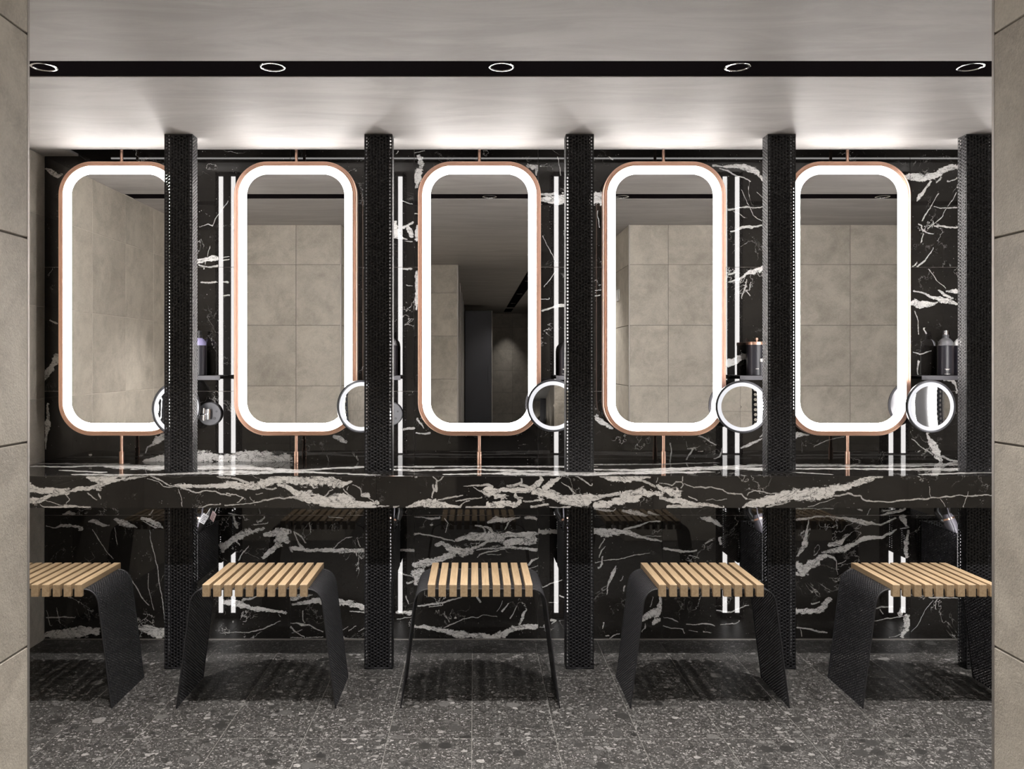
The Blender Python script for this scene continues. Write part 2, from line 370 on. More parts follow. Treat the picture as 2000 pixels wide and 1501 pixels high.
# ------------------------------------------------------------------ traced marble veins: 'x,y,halfwidth' points in view coordinates
VEIN_COUNTER = {
 (50, 920, 5): """40,295,28 150,280,28 250,235,15 400,205,22 520,175,18 640,165,18 720,130,25 800,95,25 950,85,18 1080,62,14 1200,40,10
40,160,40 120,190,28 220,190,25 330,190,18 430,180,20
640,50,35 720,75,40 800,60,35 900,50,20 1000,48,12
380,340,16 500,340,8 640,350,5
140,325,5 170,345,6 380,345,10
180,280,4 260,300,4 380,340,4
390,235,6 430,275,4 400,310,5
600,210,5 660,260,6 695,280,4
700,170,14 740,180,12
705,220,8 730,265,5
1220,48,8 1330,95,9 1400,130,12 1480,150,9 1600,185,8 1660,205,8 1750,190,6 1850,190,6 1900,225,7 2000,240,9
1420,130,10 1520,145,20 1650,140,18 1750,145,18 1880,140,20 2000,140,25
1180,75,4 1290,100,4 1350,145,5 1430,148,5
1640,358,3 1760,335,6 1900,315,4
1490,170,3 1520,280,3 1525,350,2
1850,45,5 1920,60,8 2000,65,8""",
 (440, 920, 5): """0,60,8 80,75,9 160,95,12 230,125,12
0,135,28 120,140,28 220,150,35 320,145,35 420,120,35 520,85,40 600,70,38 700,85,40 820,90,45 950,90,48 1060,110,45 1130,140,30 1200,110,18 1235,100,12
520,130,28 600,150,25 660,190,22 720,230,28 800,270,28 880,260,40 980,290,45 1080,300,60 1180,320,45 1280,330,35 1380,330,25 1470,310,25
720,225,20 820,215,28 900,240,20
1060,260,35 1150,250,30 1230,270,25
930,330,12 1100,345,18 1300,350,15 1470,345,18
0,220,5 80,235,6 160,250,5 180,260,6 110,305,5
0,330,6 150,322,4 280,300,6 420,280,7 540,260,7 660,250,10 760,290,10
350,165,10 420,175,8 470,180,9 500,165,8
240,250,3 280,290,3
300,225,4 370,218,4
980,235,6 1010,200,6 1050,178,4
1150,170,6 1200,230,8 1260,270,10
1200,150,6 1190,180,5
1240,130,3 1310,170,5 1330,220,5
1340,230,14 1390,235,18 1410,250,10
1400,260,5 1450,290,8
1480,350,8 1560,345,6 1600,340,5
1640,350,8 1700,345,6
1760,350,10 1850,335,22 1930,320,28 2000,315,38
1860,55,12""",
 (830, 920, 5): """0,325,36 100,315,36 200,330,28 330,350,14
130,280,10 230,260,9 370,235,5
300,290,5 420,275,8 550,255,5
340,350,10 380,310,5 440,285,8
70,55,6 110,90,9 105,140,12 110,190,12
110,110,7 160,85,6 200,45,6
70,130,10 90,180,10 70,260,6
380,150,4 460,140,8 540,125,10 620,125,12 655,150,12 640,180,30 580,190,20
470,155,4 530,180,5 570,190,8
560,190,12 620,230,20 680,190,22 780,185,28 880,190,28 980,180,24 1050,155,20 1110,125,22 1140,80,18 1130,50,10
800,150,12 880,130,18 940,110,12 940,75,6
930,130,14 1020,150,12 1090,130,15
700,240,24 770,240,20 750,265,12
880,240,16 920,290,16 900,320,18
960,250,8 900,250,12 880,215,15
620,320,20 700,320,36 800,315,28 870,330,25 900,350,14
400,352,8 520,345,10 600,335,14
960,300,8 1060,285,10 1130,280,18 1110,255,10
1040,345,12 1120,335,14 1200,320,12
1080,200,25 1160,210,35 1240,245,40 1340,265,40 1440,275,42 1540,270,42 1600,260,35
1170,160,25 1230,120,28 1300,80,16 1325,65,10
1220,190,15 1290,225,18
1320,310,12 1420,320,15 1520,320,22 1580,310,25
1640,260,25 1740,245,18 1830,230,18 1900,215,16
1680,330,30 1780,320,32 1880,290,35 2000,250,50
1220,350,6 1330,350,6 1420,345,10
1330,110,3 1400,150,5 1440,190,9 1475,215,5
1450,225,6 1580,215,8
1450,45,4 1540,85,8 1625,130,6
1700,50,5 1790,65,22 1880,72,30 2000,70,34""",
 (1220, 920, 5): """0,70,30 100,65,25 180,60,20 250,60,12
0,85,10 150,90,10 230,120,12 300,150,12
0,260,55 100,235,45 170,200,35 210,215,25
190,140,6 100,180,6
240,220,30 300,220,28 360,220,25 300,200,15
320,140,15 370,180,25 440,200,35 500,210,35 530,215,30
340,265,15 430,280,22 520,290,22 600,310,22 700,325,18 800,330,16 880,335,14 960,350,8
420,345,14 520,345,15 640,345,14 760,350,10
340,118,5 430,125,5 465,138,5 500,103,6 560,103,6 575,130,5 550,165,6
570,50,5 565,100,6
580,120,5 680,155,6 740,148,6 780,165,7 850,150,6 910,168,6 960,175,6 1000,205,6 1080,225,6 1140,222,6 1170,260,8 1190,268,12
1195,240,6 1210,215,5 1260,187,5 1330,190,5 1430,222,6 1520,220,6
1200,270,4 1280,283,4 1330,280,4
620,242,5 670,265,6 715,288,4
320,60,3 310,110,4
800,290,2 860,272,3 900,280,3 1000,265,2
1150,355,10 1220,325,22 1300,310,36 1400,280,38 1500,260,40 1600,240,45 1700,235,50 1800,225,50 1900,220,48 2000,205,48
1380,352,6 1500,320,8 1620,295,6""",
 (1550, 920, 5): """0,235,50 100,225,48 200,215,42 300,210,40 340,190,32 420,160,36 520,145,28 620,115,28 700,85,28 780,60,22 860,48,12
250,240,14 340,242,9 440,230,8 530,212,10 560,220,8 590,240,8 650,245,8 670,270,8 740,295,9 800,298,9 900,298,8 960,297,8 1060,285,8 1200,270,8 1310,278,6 1335,265,7 1430,265,6 1490,250,8 1540,255,7 1580,238,7 1700,245,6 1800,230,6 1935,238,6 2100,225,7 2400,240,8
140,350,2 220,315,3 400,262,3
1320,150,2 1330,260,3
1705,200,3 1690,250,3 1660,345,4
1425,270,2 1475,345,2""",
}
VEIN_TOP = {
 (60, 790, 5): """0,600,3 400,605,4 700,590,6 900,600,10 1300,615,12
100,575,3 900,580,4
450,680,4 800,685,4 1300,680,5 1600,668,5 2000,665,5
300,640,2 700,660,3
1630,615,10 2000,600,10""",
 (440, 790, 5): """0,610,12 300,620,6 700,640,4 1360,605,5
0,660,12 300,665,9 600,650,5 1000,665,4 1450,685,3
300,625,4 800,660,3
1650,635,5 2000,640,4
1650,605,3 2000,608,3""",
 (810, 790, 5): """0,600,3 1700,605,4
0,640,5 600,630,4 1000,645,6 1500,655,4
300,680,3 700,672,4 1400,676,9 1650,668,12""",
 (1140, 790, 5): """0,672,11 400,668,6 700,650,5 1100,620,6 1740,590,5
100,630,4 500,640,5 1000,625,7 1500,620,7 1740,630,9
100,585,3 700,580,3 1300,565,3
500,670,5 1200,655,4""",
 (1540, 790, 5): """80,590,7 500,590,7 900,600,4 1100,590,8 1660,580,6
80,625,4 600,625,4 1100,630,6 1660,632,7 2200,625,5
80,660,3 400,680,2
1300,680,3 1850,665,3 2300,655,4""",
}
VEIN_WALL = {
 (60, 990, 5): """310,70,6 380,50,16 430,65,10
150,190,5 230,210,5 300,180,12 380,185,18 500,200,18
560,145,8 640,140,22 700,170,15 760,180,6
820,115,12 880,140,25 950,170,22 1040,200,6
1080,115,14 1160,125,22 1230,160,26 1290,205,6
1070,130,5 1140,160,6 1220,200,8
600,220,3 660,300,4 730,430,4 810,510,4
825,200,3 850,370,3
1160,220,3 1190,370,5 1215,500,5 1250,700,5 1280,900,5 1310,1120,4
970,670,5 1030,780,5 1070,870,5 1120,920,4 1160,960,4
1140,650,3 1150,780,3 1200,1000,3
150,1075,5 290,1072,6 430,1074,4
150,1010,2 200,1150,2
250,980,2 290,1130,2
140,1250,20 250,1230,35 380,1240,35 500,1220,40 640,1210,35
1050,1170,15 1150,1200,35 1310,1230,40
1160,70,8 1200,25,8""",
 (430, 990, 5): """80,65,8 200,75,6 310,80,3
370,15,3 390,70,3
130,90,16 140,160,16 160,210,8
170,280,25 240,260,32 320,230,24 420,210,14
370,140,10 430,100,8
330,170,5 460,150,5
20,370,30 80,340,35 140,310,25 30,420,15
440,265,18 520,255,35 600,250,40 660,240,30
550,320,30 620,300,45 660,330,24
420,500,14 480,440,20 540,380,25 590,330,30
180,520,5 220,440,6 280,380,4
40,930,18 120,930,28 220,950,25 320,985,18 430,1005,18 540,1020,18 640,1035,18
220,905,10 320,880,9 420,860,6
560,1040,5 580,1075,3
230,1245,3 330,1215,5 450,1170,6 590,1115,4
0,1225,3 150,1220,4 280,1230,4
690,400,14 780,415,18 900,418,20 1050,418,18 1200,420,20 1420,422,18
800,390,14 765,330,6 720,240,6
720,240,6 790,290,8 835,345,6
1110,395,4 1150,345,5 1220,305,4 1290,292,2
1340,300,3 1370,385,5
1330,440,6 1335,475,4
690,410,12 705,445,6
690,890,20 780,875,18 900,855,5
700,950,10 800,935,15 900,920,25 960,910,22
960,910,22 1165,930,25 1280,950,30 1360,970,25 1420,1010,15
1260,1020,4 1340,1025,6 1420,1035,8
690,1130,5 750,1125,6 800,1145,16 880,1155,6 940,1190,7 1005,1215,6
810,1000,4 810,1060,5 825,1125,4
690,1170,10 720,1210,7 830,1275,6
700,1235,3 800,1200,3
690,1278,6 850,1275,5 1005,1272,4
1210,1270,6 1280,1278,5 1420,1278,4
1200,1195,4 1250,1165,3
1260,1210,3 1330,1160,4
1350,1210,3 1420,1175,4
870,150,3 885,250,3
1060,95,3 1200,105,3
1420,422,18 1720,415,12 1890,425,12
1740,640,5 1885,680,6
1830,740,8 1880,720,8
1810,860,6 1840,940,5
1720,1025,12 1860,1030,20
1720,1090,4 1880,1070,4""",
 (790, 990, 5): """100,95,6 200,100,8 270,110,12 340,100,8
260,170,10
95,262,9 150,260,7 250,280,7 330,300,7 430,320,7 490,335,7
310,370,14 370,345,14 410,370,20 450,420,28 500,430,35 570,430,35 650,430,28
110,560,30 180,550,35 300,520,28 400,490,30 480,450,28
110,660,40 160,620,30 110,740,15
510,320,14 560,295,22 640,280,28 720,290,35 820,280,40 920,280,32 1020,270,20 1120,275,18 1220,270,25 1290,260,18
650,410,16 720,380,14 800,340,12 880,320,16 960,310,16
1000,350,25 1100,340,40 1200,330,40 1275,320,26
690,180,10 760,190,12 820,270,9
740,200,10 800,190,10 840,210,14 860,250,10
820,150,14 900,115,22 980,125,25 1060,110,10 1130,95,6
980,220,6 1010,160,8 1030,135,8
1180,100,12 1280,108,16
700,420,6 800,400,6 900,405,6 1000,390,14 1120,390,14 1230,410,14 1290,420,14
710,500,4 730,465,6 820,430,6 980,410,6
800,458,3 950,462,3
1210,560,9 1240,520,12 1300,500,9
1210,600,4 1300,570,5
395,110,4 425,160,5 400,250,4
130,970,8 240,955,8 360,930,9 450,910,8 560,880,5
240,975,4 370,950,4
385,1180,4 480,1140,5 560,1100,5 650,1070,5 710,1082,5 760,1055,4 900,1070,3
110,1165,14 200,1170,18 300,1190,18 400,1205,20 500,1235,22 600,1250,26 720,1265,28 860,1270,28 960,1240,30 1040,1195,25 1120,1175,20 1220,1165,22 1290,1160,20
950,1020,8 985,980,8 1020,935,4
1030,1085,6 1060,1040,4 1100,960,3
1125,1140,10 1150,1080,15 1165,1030,12 1190,995,5
700,870,10 740,930,10
490,1080,14
900,1020,2 960,910,2
1320,240,18 1400,238,20 1480,240,18 1860,240,26
1350,775,5 1420,750,5 1540,710,5
1435,1100,14 1500,1100,6 1440,1140,6
1510,860,5 1560,885,6
1410,930,3 1500,935,3""",
 (1140, 990, 5): """110,235,28 220,245,30 330,250,30 430,255,24 520,285,16 640,310,12 755,330,8
390,220,10 450,205,10 540,175,8 640,140,6 750,140,8
560,285,5 680,285,4 760,282,4
150,400,6 180,350,6 200,310,4
150,490,4 175,430,8 210,380,4
150,590,8 175,550,10 185,480,6
110,540,3 220,515,4 350,515,4 450,480,4 530,460,4 650,445,3
225,850,4 240,740,9 270,690,12 300,620,14 320,575,6
360,715,4 385,675,4
390,820,6 400,770,8
0,20,12 100,15,8 200,30,10 290,40,8 320,15,6
380,30,10 450,40,20 540,65,18 620,80,6
640,50,14 700,70,12 750,80,8
590,1090,20 650,1050,25 710,1040,35 740,990,20 748,900,14 745,860,10
700,1120,25 735,1100,28
600,1140,4 610,1185,6 570,1215,4
650,970,3 675,880,3
250,1285,5 300,1250,5 355,1235,4
210,1255,5 250,1258,4
190,1120,6 185,1180,5
780,400,12 860,420,14 960,435,14 1040,432,9 1100,422,8
1140,100,8 1230,120,22 1300,150,18 1350,185,8
1190,350,5 1260,320,8
1330,300,12 1340,355,12
1030,470,4 1130,500,4
1290,1010,4 1360,1020,8 1440,1020,6 1520,990,7 1610,960,6
780,1075,3 860,1090,5 920,1120,5
1000,1140,4 1080,1150,4 1180,1140,6 1240,1150,7 1280,1165,4
775,1155,4 860,1180,4 970,1185,5 985,1230,4
1330,1150,4 1480,1130,7 1520,1110,4
1030,1205,3 1110,1215,3
1170,1215,6 1250,1225,3""",
 (1540, 990, 5): """70,20,6 200,15,5 440,15,4
80,125,12 150,110,10 250,100,8 380,95,6 500,100,9 600,120,14 700,145,20 800,150,14 910,170,9 970,140,9 1050,105,8
200,130,4 185,220,9 170,320,22 150,380,20 80,480,8
90,560,30 130,640,35 220,570,40 300,500,28 360,470,20
80,650,20 150,660,15
380,470,10 430,495,20 470,520,5 475,660,3
330,440,10 420,420,20 520,410,28 600,380,22 700,320,24 780,300,18 900,300,14 1000,250,9 1060,220,5
400,370,20 500,350,20 560,290,6
120,260,8 150,230,4
480,550,6 560,520,4
1120,100,25 1140,170,20 1170,190,10
1090,210,5 1180,195,6
1170,230,10 1155,340,20 1140,430,16 1160,480,20
1090,1050,20 1110,980,18
1150,1080,28 1148,1180,30 1110,1260,20
850,990,5 930,975,8 1010,968,8
890,1000,5 925,1045,4
830,1120,4 950,1085,5 1080,1075,5 1180,1050,3
980,1275,4 1100,1240,4
80,1015,20 180,1005,20 280,1010,28 350,960,28 400,910,25
230,940,8 300,925,8
80,1175,8 180,1190,8 300,1215,9 380,1225,5
110,1190,4 130,1260,4
680,25,10 720,35,8
900,80,6 980,55,12 1080,40,14 1150,20,10
930,35,6 1040,20,8
770,75,4 800,15,4
1200,855,6 1300,862,6
1370,880,6 1460,880,8 1640,884,5 2000,900,7 2600,860,9
1450,900,4 1440,990,4
1200,1210,3 1280,1120,3 1350,980,3 1410,910,2""",
 (380, 290, 4.548): """30,1000,22 110,985,20 200,970,18
40,1030,8 130,1050,8 200,1040,8
240,970,5 310,960,4
240,1000,8 310,985,5
50,1190,8 120,1195,8 200,1185,8
250,1190,7 300,1190,9
240,1305,5 310,1300,8
40,695,3 120,670,4 160,685,4 200,610,3 300,465,3
80,1070,4 140,870,3""",
 (760, 290, 4.548): """260,80,20 285,150,28 255,260,28 235,350,10
120,460,4 210,497,4
225,578,6 255,578,6
45,670,30 60,770,35 110,800,10 160,810,5
120,700,15 170,680,14 210,655,8
170,700,18 205,780,14
245,800,16 240,740,14 255,680,10
130,825,4 210,830,4
120,1065,6 200,1070,10
150,1215,4 212,1222,4
242,1100,14 247,1250,16 242,1420,16
225,40,3 315,20,4
60,50,4 80,25,4""",
 (1030, 290, 4.548): """100,405,8 180,410,12 250,400,9
100,450,14 200,455,28 330,450,35 600,450,50 660,450,45 760,440,40
0,150,14 60,165,18 80,160,15 82,230,6
140,775,3 210,925,4 260,1010,3
250,1085,3 150,1225,3
120,1330,5 190,1332,4
130,1440,8 220,1415,12 330,1395,10
260,70,3 300,240,4
720,70,4 760,100,6
600,1260,3 660,1255,4
600,1305,4 650,1298,4
620,550,4 640,700,3""",
 (1390, 290, 4.548): """10,150,9 80,155,10 160,155,14 250,160,18 320,180,22 390,210,24 440,250,20 560,330,12
70,175,6 140,190,7 220,240,6 300,265,5 350,295,3
150,540,9 220,530,6 310,518,8 390,525,5 445,515,4
170,735,7 220,725,5 270,698,10 340,695,12 390,690,9 445,683,6
260,370,2 330,500,3 370,590,3 445,645,3
190,555,2 300,615,3
150,1120,9 210,1108,8
150,1185,6 250,1160,10 330,1110,16 445,1070,22
310,1160,6 290,1250,6 265,1330,3
350,1180,4 330,1260,4
300,1260,4 340,1305,5
400,385,2 445,430,2""",
 (1390, 480, 4.548): """150,1040,30 220,1010,30 300,990,22
340,750,6""",
 (1770, 290, 4.548): """-90,250,22 20,245,22 
45,250,24 140,250,30 220,250,30 290,220,24 360,180,24 450,165,20
220,290,10 170,360,10 110,440,14 95,465,5
270,300,8 310,255,8
370,290,5 450,260,5
290,395,4 240,470,4 210,530,4 160,590,6 135,640,5
240,515,4 300,525,5 380,525,6 450,520,5
450,390,3 390,480,3 320,600,3 190,710,4
250,685,5 330,690,9 400,700,9 450,700,9
100,675,6 135,690,7 125,710,6 180,745,5 240,758,3
155,755,4 130,835,5
60,1045,7 100,1010,5
100,1045,8 170,990,6 220,920,5 240,880,3
195,1070,3 260,1150,3 345,1250,3
70,1265,7 150,1275,8 220,1310,10 300,1340,20 370,1350,20 450,1380,10
280,1260,5 340,1300,14 410,1330,8
350,1270,6 450,1265,20
60,1370,25 130,1385,25 200,1385,22 280,1360,6""",
 (1770, 600, 4.548): """60,400,5 120,415,5 220,385,6
70,30,4 110,120,5 110,240,4
160,190,6 180,230,6
105,470,12 105,590,5
190,1125,12 210,1170,18 230,1230,25 260,1290,25 300,1350,18
40,1165,4 140,1240,5 240,1310,6
310,1320,8 400,1360,8 460,1365,6
340,640,12 410,640,15 440,700,10 450,760,8""",
 (60, 790, 5): """165,0,12 170,100,14 160,230,28 150,300,12 140,430,6
1120,480,4 1140,410,6 1200,380,18 1250,340,30 1300,310,25
1100,550,15 1200,540,25 1300,530,50 1630,510,45 1750,500,40 1850,520,40 2000,520,40
580,490,12""",
 (40, 240, 10): """480,900,25 600,960,40 720,1030,35 800,1000,15""",
 (440, 790, 5): """0,530,35 150,530,55 300,530,55 450,530,55 610,530,45
1060,305,12 1120,320,25 1170,360,15
1740,240,10 1835,228,12
1855,285,8 2000,275,10
1880,140,10 1940,230,5""",
 (1140, 790, 5): """110,120,25 180,170,28 250,215,20 290,235,8
1120,310,7 1200,345,7 1290,390,6
1540,420,10 1620,385,14 1700,355,10 1745,330,8
1720,320,6 1745,290,6
840,370,5 855,440,6 845,550,5
1010,435,6 1080,420,7 1050,460,8 1000,540,8
1000,360,2 1010,410,2
1120,460,4 1165,465,5
1355,430,5 1330,500,6 1265,525,4""",
 (1540, 790, 5): """80,290,30 130,290,16 200,295,4
250,410,3 400,340,5 540,310,4""",
 (0, 0, 1): """86,740,5 110,700,7 116,693,5
96,625,2 112,632,2""",
}
def veins(data, to):
    """-> list of polylines [(x, y, r), ...] in metres on a plane; 'to' turns a view point into plane coordinates and a scale"""
    out = []
    for (ox, oy, k), txt in data.items():
        for ln in txt.split('\n'):
            pts = []
            for p in ln.split():
                a, b_, c = (float(t) for t in p.split(','))
                x, y, s = to(ox + a / k, oy + b_ / k)
                pts.append((x, y, max(c / k * s, 0.0013)))
            if len(pts) == 1: pts.append((pts[0][0] + 0.004, pts[0][1], pts[0][2]))
            out.append(np.array(pts))
    return out
S_W, S_F = FPX / Y_W, FPX / C_F
def to_wall(px, py): return (px - VX) / S_W, CAM_H - (py - VY) / S_W, 1 / S_W
def to_front(px, py): return (px - VX) / S_F, CAM_H - (py - VY) / S_F, 1 / S_F
def to_top(px, py):
    dy = max(py - VY, 150.0); y = FPX * (CAM_H - C_T) / dy
    return (px - VX) * y / FPX, y, 1.7 * y / dy
SEG_W, SEG_F, SEG_T = veins(VEIN_WALL, to_wall), veins(VEIN_COUNTER, to_front), veins(VEIN_TOP, to_top)
def along(P, pl):
    """distance of points P to a polyline, its side (+1/-1), the half width there, and whether the foot lies past an end"""
    d = np.full(len(P), 9.0); sd = np.ones(len(P)); rad = np.full(len(P), 0.002); end = np.zeros(len(P), bool)
    n = len(pl) - 1
    for i in range(n):
        (x0, y0, r0), (x1, y1, r1) = pl[i], pl[i + 1]
        dx, dy = x1 - x0, y1 - y0; l2 = dx * dx + dy * dy + 1e-12
        t0 = ((P[:, 0] - x0) * dx + (P[:, 1] - y0) * dy) / l2; t = np.clip(t0, 0, 1)
        dd = np.hypot(P[:, 0] - x0 - t * dx, P[:, 1] - y0 - t * dy)
        m = dd < d
        d = np.where(m, dd, d); rad = np.where(m, r0 + t * (r1 - r0), rad)
        sd = np.where(m, np.where((P[:, 0] - x0) * dy - (P[:, 1] - y0) * dx >= 0, 1.0, -1.0), sd)
        end = np.where(m, ((t0 < 0) & (i == 0)) | ((t0 > 1) & (i == n - 1)), end)
    return d, sd, rad, end
def field(P, F, lines):
    """per face corner: signed distance to the vein that rules the face and that vein's half width, so lines thinner than the grid stay whole"""
    C = P[F].mean(1); best = np.full(len(F), -9.0)
    S = np.full(F.shape, 0.12); Wd = np.full(F.shape, 0.002)
    lo, hi = P.min(0), P.max(0)
    for pl in lines:
        g_ = 0.05
        if pl[:, 0].max() < lo[0] - g_ or pl[:, 0].min() > hi[0] + g_ or pl[:, 1].max() < lo[1] - g_ or pl[:, 1].min() > hi[1] + g_: continue
        dc, _, rc, ec = along(C, pl)
        f = rc - dc
        m = f > best
        if not m.any(): continue
        d, sd, r, e = along(P, pl)
        v = np.where(ec[:, None], d[F], (sd * d)[F])
        S[m] = v[m]; Wd[m] = r[F][m]; best[m] = f[m]
    return np.stack([S.ravel(), Wd.ravel()], 1)
def has_vein(x0, x1, y0, y1, lines):
    return any(pl[:, 0].max() > x0 and pl[:, 0].min() < x1 and pl[:, 1].max() > y0 and pl[:, 1].min() < y1 for pl in lines)
def grid(u0, u1, v0, v1, h):
    nu, nv = max(1, int(round((u1 - u0) / h))), max(1, int(round((v1 - v0) / h)))
    u, v = np.meshgrid(np.linspace(u0, u1, nu + 1), np.linspace(v0, v1, nv + 1))
    i = np.arange(nu * nv); r, c = i // nu, i % nu
    a = r * (nu + 1) + c
    return np.stack([u.ravel(), v.ravel()], 1), np.stack([a, a + 1, a + nu + 2, a + nu + 1], 1)
NOV = (0.12, 0.002)
def set_vein(me, vals):
    vals = np.asarray(vals, dtype=np.float32)
    for k, nm in enumerate(('vein', 'vein_width')):
        at = me.attributes.new(nm, 'FLOAT', 'CORNER'); at.data.foreach_set('value', np.ascontiguousarray(vals[:, k]))

# ------------------------------------------------------------------ structure
def structure(name, mb, m, **k):
    o = mb.build(name, m, **k); o['kind'] = 'structure'; return o

# marble wall: a backing and its tiles
wb = structure('wall_back', MB().box(X_L - 0.1, X_R + 0.1, Y_W + 0.006, Y_W + 0.1, -0.05, 2.75), M['grout'])
xs = [X_L] + [x for x in (-0.2963 + T_M * k for k in range(-5, 8)) if X_L + 0.02 < x < X_R - 0.02] + [X_R]
zs = [0.0, T_M, 2 * T_M, 3 * T_M, 4 * T_M, 2.72]
g = 0.0009
for i in range(len(xs) - 1):
    for j in range(len(zs) - 1):
        x0, x1, z0, z1 = xs[i] + g, xs[i + 1] - g, zs[j] + g, zs[j + 1] - g
        cx, cz = (x0 + x1) / 2, (z0 + z1) / 2
        fine = has_vein(x0, x1, z0, z1, SEG_W)
        P, F = grid(x0, x1, z0, z1, 0.0065 if fine else 1.0)
        vals = field(P, F, SEG_W) if fine else np.tile(NOV, (F.size, 1))
        V = np.stack([P[:, 0] - cx, np.zeros(len(P)), P[:, 1] - cz], 1)
        mbk = MB().box(x0 - cx, x1 - cx, 0.0004, 0.007, z0 - cz, z1 - cz)
        n = len(V)
        V = np.vstack([V, mbk.v]); F = np.vstack([F, np.array(mbk.f) + n])
        me = new_mesh('tile', V, F, M['marble']); set_vein(me, np.concatenate([vals, np.tile(NOV, (24, 1))]))
        obj('tile', me, wb, loc=(cx, Y_W, cz))

TILE_CACHE = {}
def tile_mesh(w, h, m, t=0.008, bev=0.0012):
    key = (round(w, 4), round(h, 4), m.name)
    if key not in TILE_CACHE:
        b = bev; V = [(-w/2, -h/2, 0), (w/2, -h/2, 0), (w/2, h/2, 0), (-w/2, h/2, 0),
                      (-w/2, -h/2, t - b), (w/2, -h/2, t - b), (w/2, h/2, t - b), (-w/2, h/2, t - b),
                      (-w/2 + b, -h/2 + b, t), (w/2 - b, -h/2 + b, t), (w/2 - b, h/2 - b, t), (-w/2 + b, h/2 - b, t)]
        F = [(0, 1, 5, 4), (1, 2, 6, 5), (2, 3, 7, 6), (3, 0, 4, 7), (4, 5, 9, 8), (5, 6, 10, 9), (6, 7, 11, 10), (7, 4, 8, 11), (8, 9, 10, 11)]
        TILE_CACHE[key] = new_mesh('tile', V, F, m)
    return TILE_CACHE[key]
ROWS = [0.0, 0.2944, 0.7441, 1.1938, 1.6435, 2.0932, H_C]
def tiled(parent, us, place, m, gap=0.003):
    """tiles over the spans us x ROWS; place(u, z) -> location, rotation of the tile centre"""
    for i in range(len(us) - 1):
        for j in range(len(ROWS) - 1):
            w, h = us[i + 1] - us[i] - gap, ROWS[j + 1] - ROWS[j] - gap
            if w < 0.01: continue
            loc, rot = place((us[i] + us[i + 1]) / 2, (ROWS[j] + ROWS[j + 1]) / 2)
            obj('tile', tile_mesh(w, h, m), parent, loc=loc, rot=rot)
def spans(a, b, ref, pitch=T_B):
    k0 = math.ceil((a - ref) / pitch - 1e-6); out = [a]
    while ref + k0 * pitch < b - 1e-3:
        if ref + k0 * pitch > a + 1e-3: out.append(ref + k0 * pitch)
        k0 += 1
    return out + [b]
TT = 0.008
# left and right end walls of the room (tile faces on X_L, X_R)
wl = structure('wall_left', MB().box(X_L - 0.1, X_L - TT + 0.0065, Y_O - 0.1, Y_W + 0.1, 0, 2.75), M['grout'])
tiled(wl, spans(Y_O, Y_W, 3.43), lambda u, z: ((X_L - TT, u, z), (PI/2, 0, PI/2)), M['beige'])
# the right end wall is faced in the same black marble
M['dark_tile'] = M['marble'].copy(); M['dark_tile'].name = 'black_marble_plain'
wr = structure('wall_right', MB().box(X_R + TT - 0.003, X_R + 0.1, Y_O - 0.1, Y_W + 0.1, 0, 2.75), M['grout'])
tiled(wr, spans(Y_O, Y_W, 3.43), lambda u, z: ((X_R + TT, u, z), (PI/2, 0, -PI/2)), M['dark_tile'])
# the wall we look through, seen in the mirrors; its two halves
wf = structure('wall_front_left', MB().box(X_L, J_L - TT + 0.003, Y_H - 0.1, Y_O - TT + 0.0065, 0, H_C), M['grout_dark'])
tiled(wf, spans(X_L, J_L, -1.321), lambda u, z: ((u, Y_O - TT, z), (PI/2, 0, PI)), M['beige'])
tiled(wf, spans(Y_H, Y_O, Y_O), lambda u, z: ((J_L - TT, u, z), (PI/2, 0, PI/2)), M['beige_rough'], 0.0045)
wg = structure('wall_front_right', MB().box(J_R + TT - 0.003, X_R, Y_E, Y_O - TT + 0.0065, 0, H_C), M['grout_dark'])
tiled(wg, spans(J_R, X_R, 1.4395), lambda u, z: ((u, Y_O - TT, z), (PI/2, 0, PI)), M['beige'])
tiled(wg, spans(-2.63, Y_O, Y_O), lambda u, z: ((J_R + TT, u, z), (PI/2, 0, -PI/2)), M['beige_rough'], 0.0045)
obj('tile', MB().box(0, TT, Y_E, -2.64, 0, H_C).mesh('tile', M['beige']), wg, loc=(J_R, 0, 0))
# end of the wide hall, narrow hall and its far end
wh = structure('wall_hall', MB().box(J_L - 0.5, X_H - TT + 0.0065, Y_E, Y_H - TT + 0.0065, 0, H_C), M['grout_dark'])
tiled(wh, spans(J_L, X_H, X_H), lambda u, z: ((u, Y_H - TT, z), (PI/2, 0, PI)), M['beige'])
we = structure('wall_far', MB().box(X_H - 0.6, J_R + 0.6, Y_E - 0.1, Y_E - TT + 0.0065, 0, H_C), M['grout_dark'])
tiled(we, spans(X_H, J_R, 0.35), lambda u, z: ((u, Y_E - TT, z), (PI/2, 0, PI)), M['beige'])
for k, (y, w) in enumerate(((-0.70, 0.03), (-2.2, 0.05), (-3.6, 0.05), (-5.2, 0.06))):
    structure('trim_%d' % (k + 10), MB().box(X_H - 0.001, X_H + 0.012, y - w, y, 0, H_C - 0.05 if k else H_C), M['steel_trim'])
# metal corner trims of the opening
for k, (x, s) in enumerate(((J_L, -1), (J_R, 1))):
    a, b_ = sorted((x - 0.0005 * s, x + 0.009 * s))
    structure('trim_%d' % (k + 1), MB().box(a, b_, Y_O - 0.009, Y_O + 0.0006, 0, H_C, 0.0006), M['steel_trim'])
# thin metal strip where the marble meets the floor
structure('baseboard_back', MB().box(X_L, X_R, Y_W - 0.008, Y_W - 0.0003, 0.0, 0.005), M['steel_trim'])

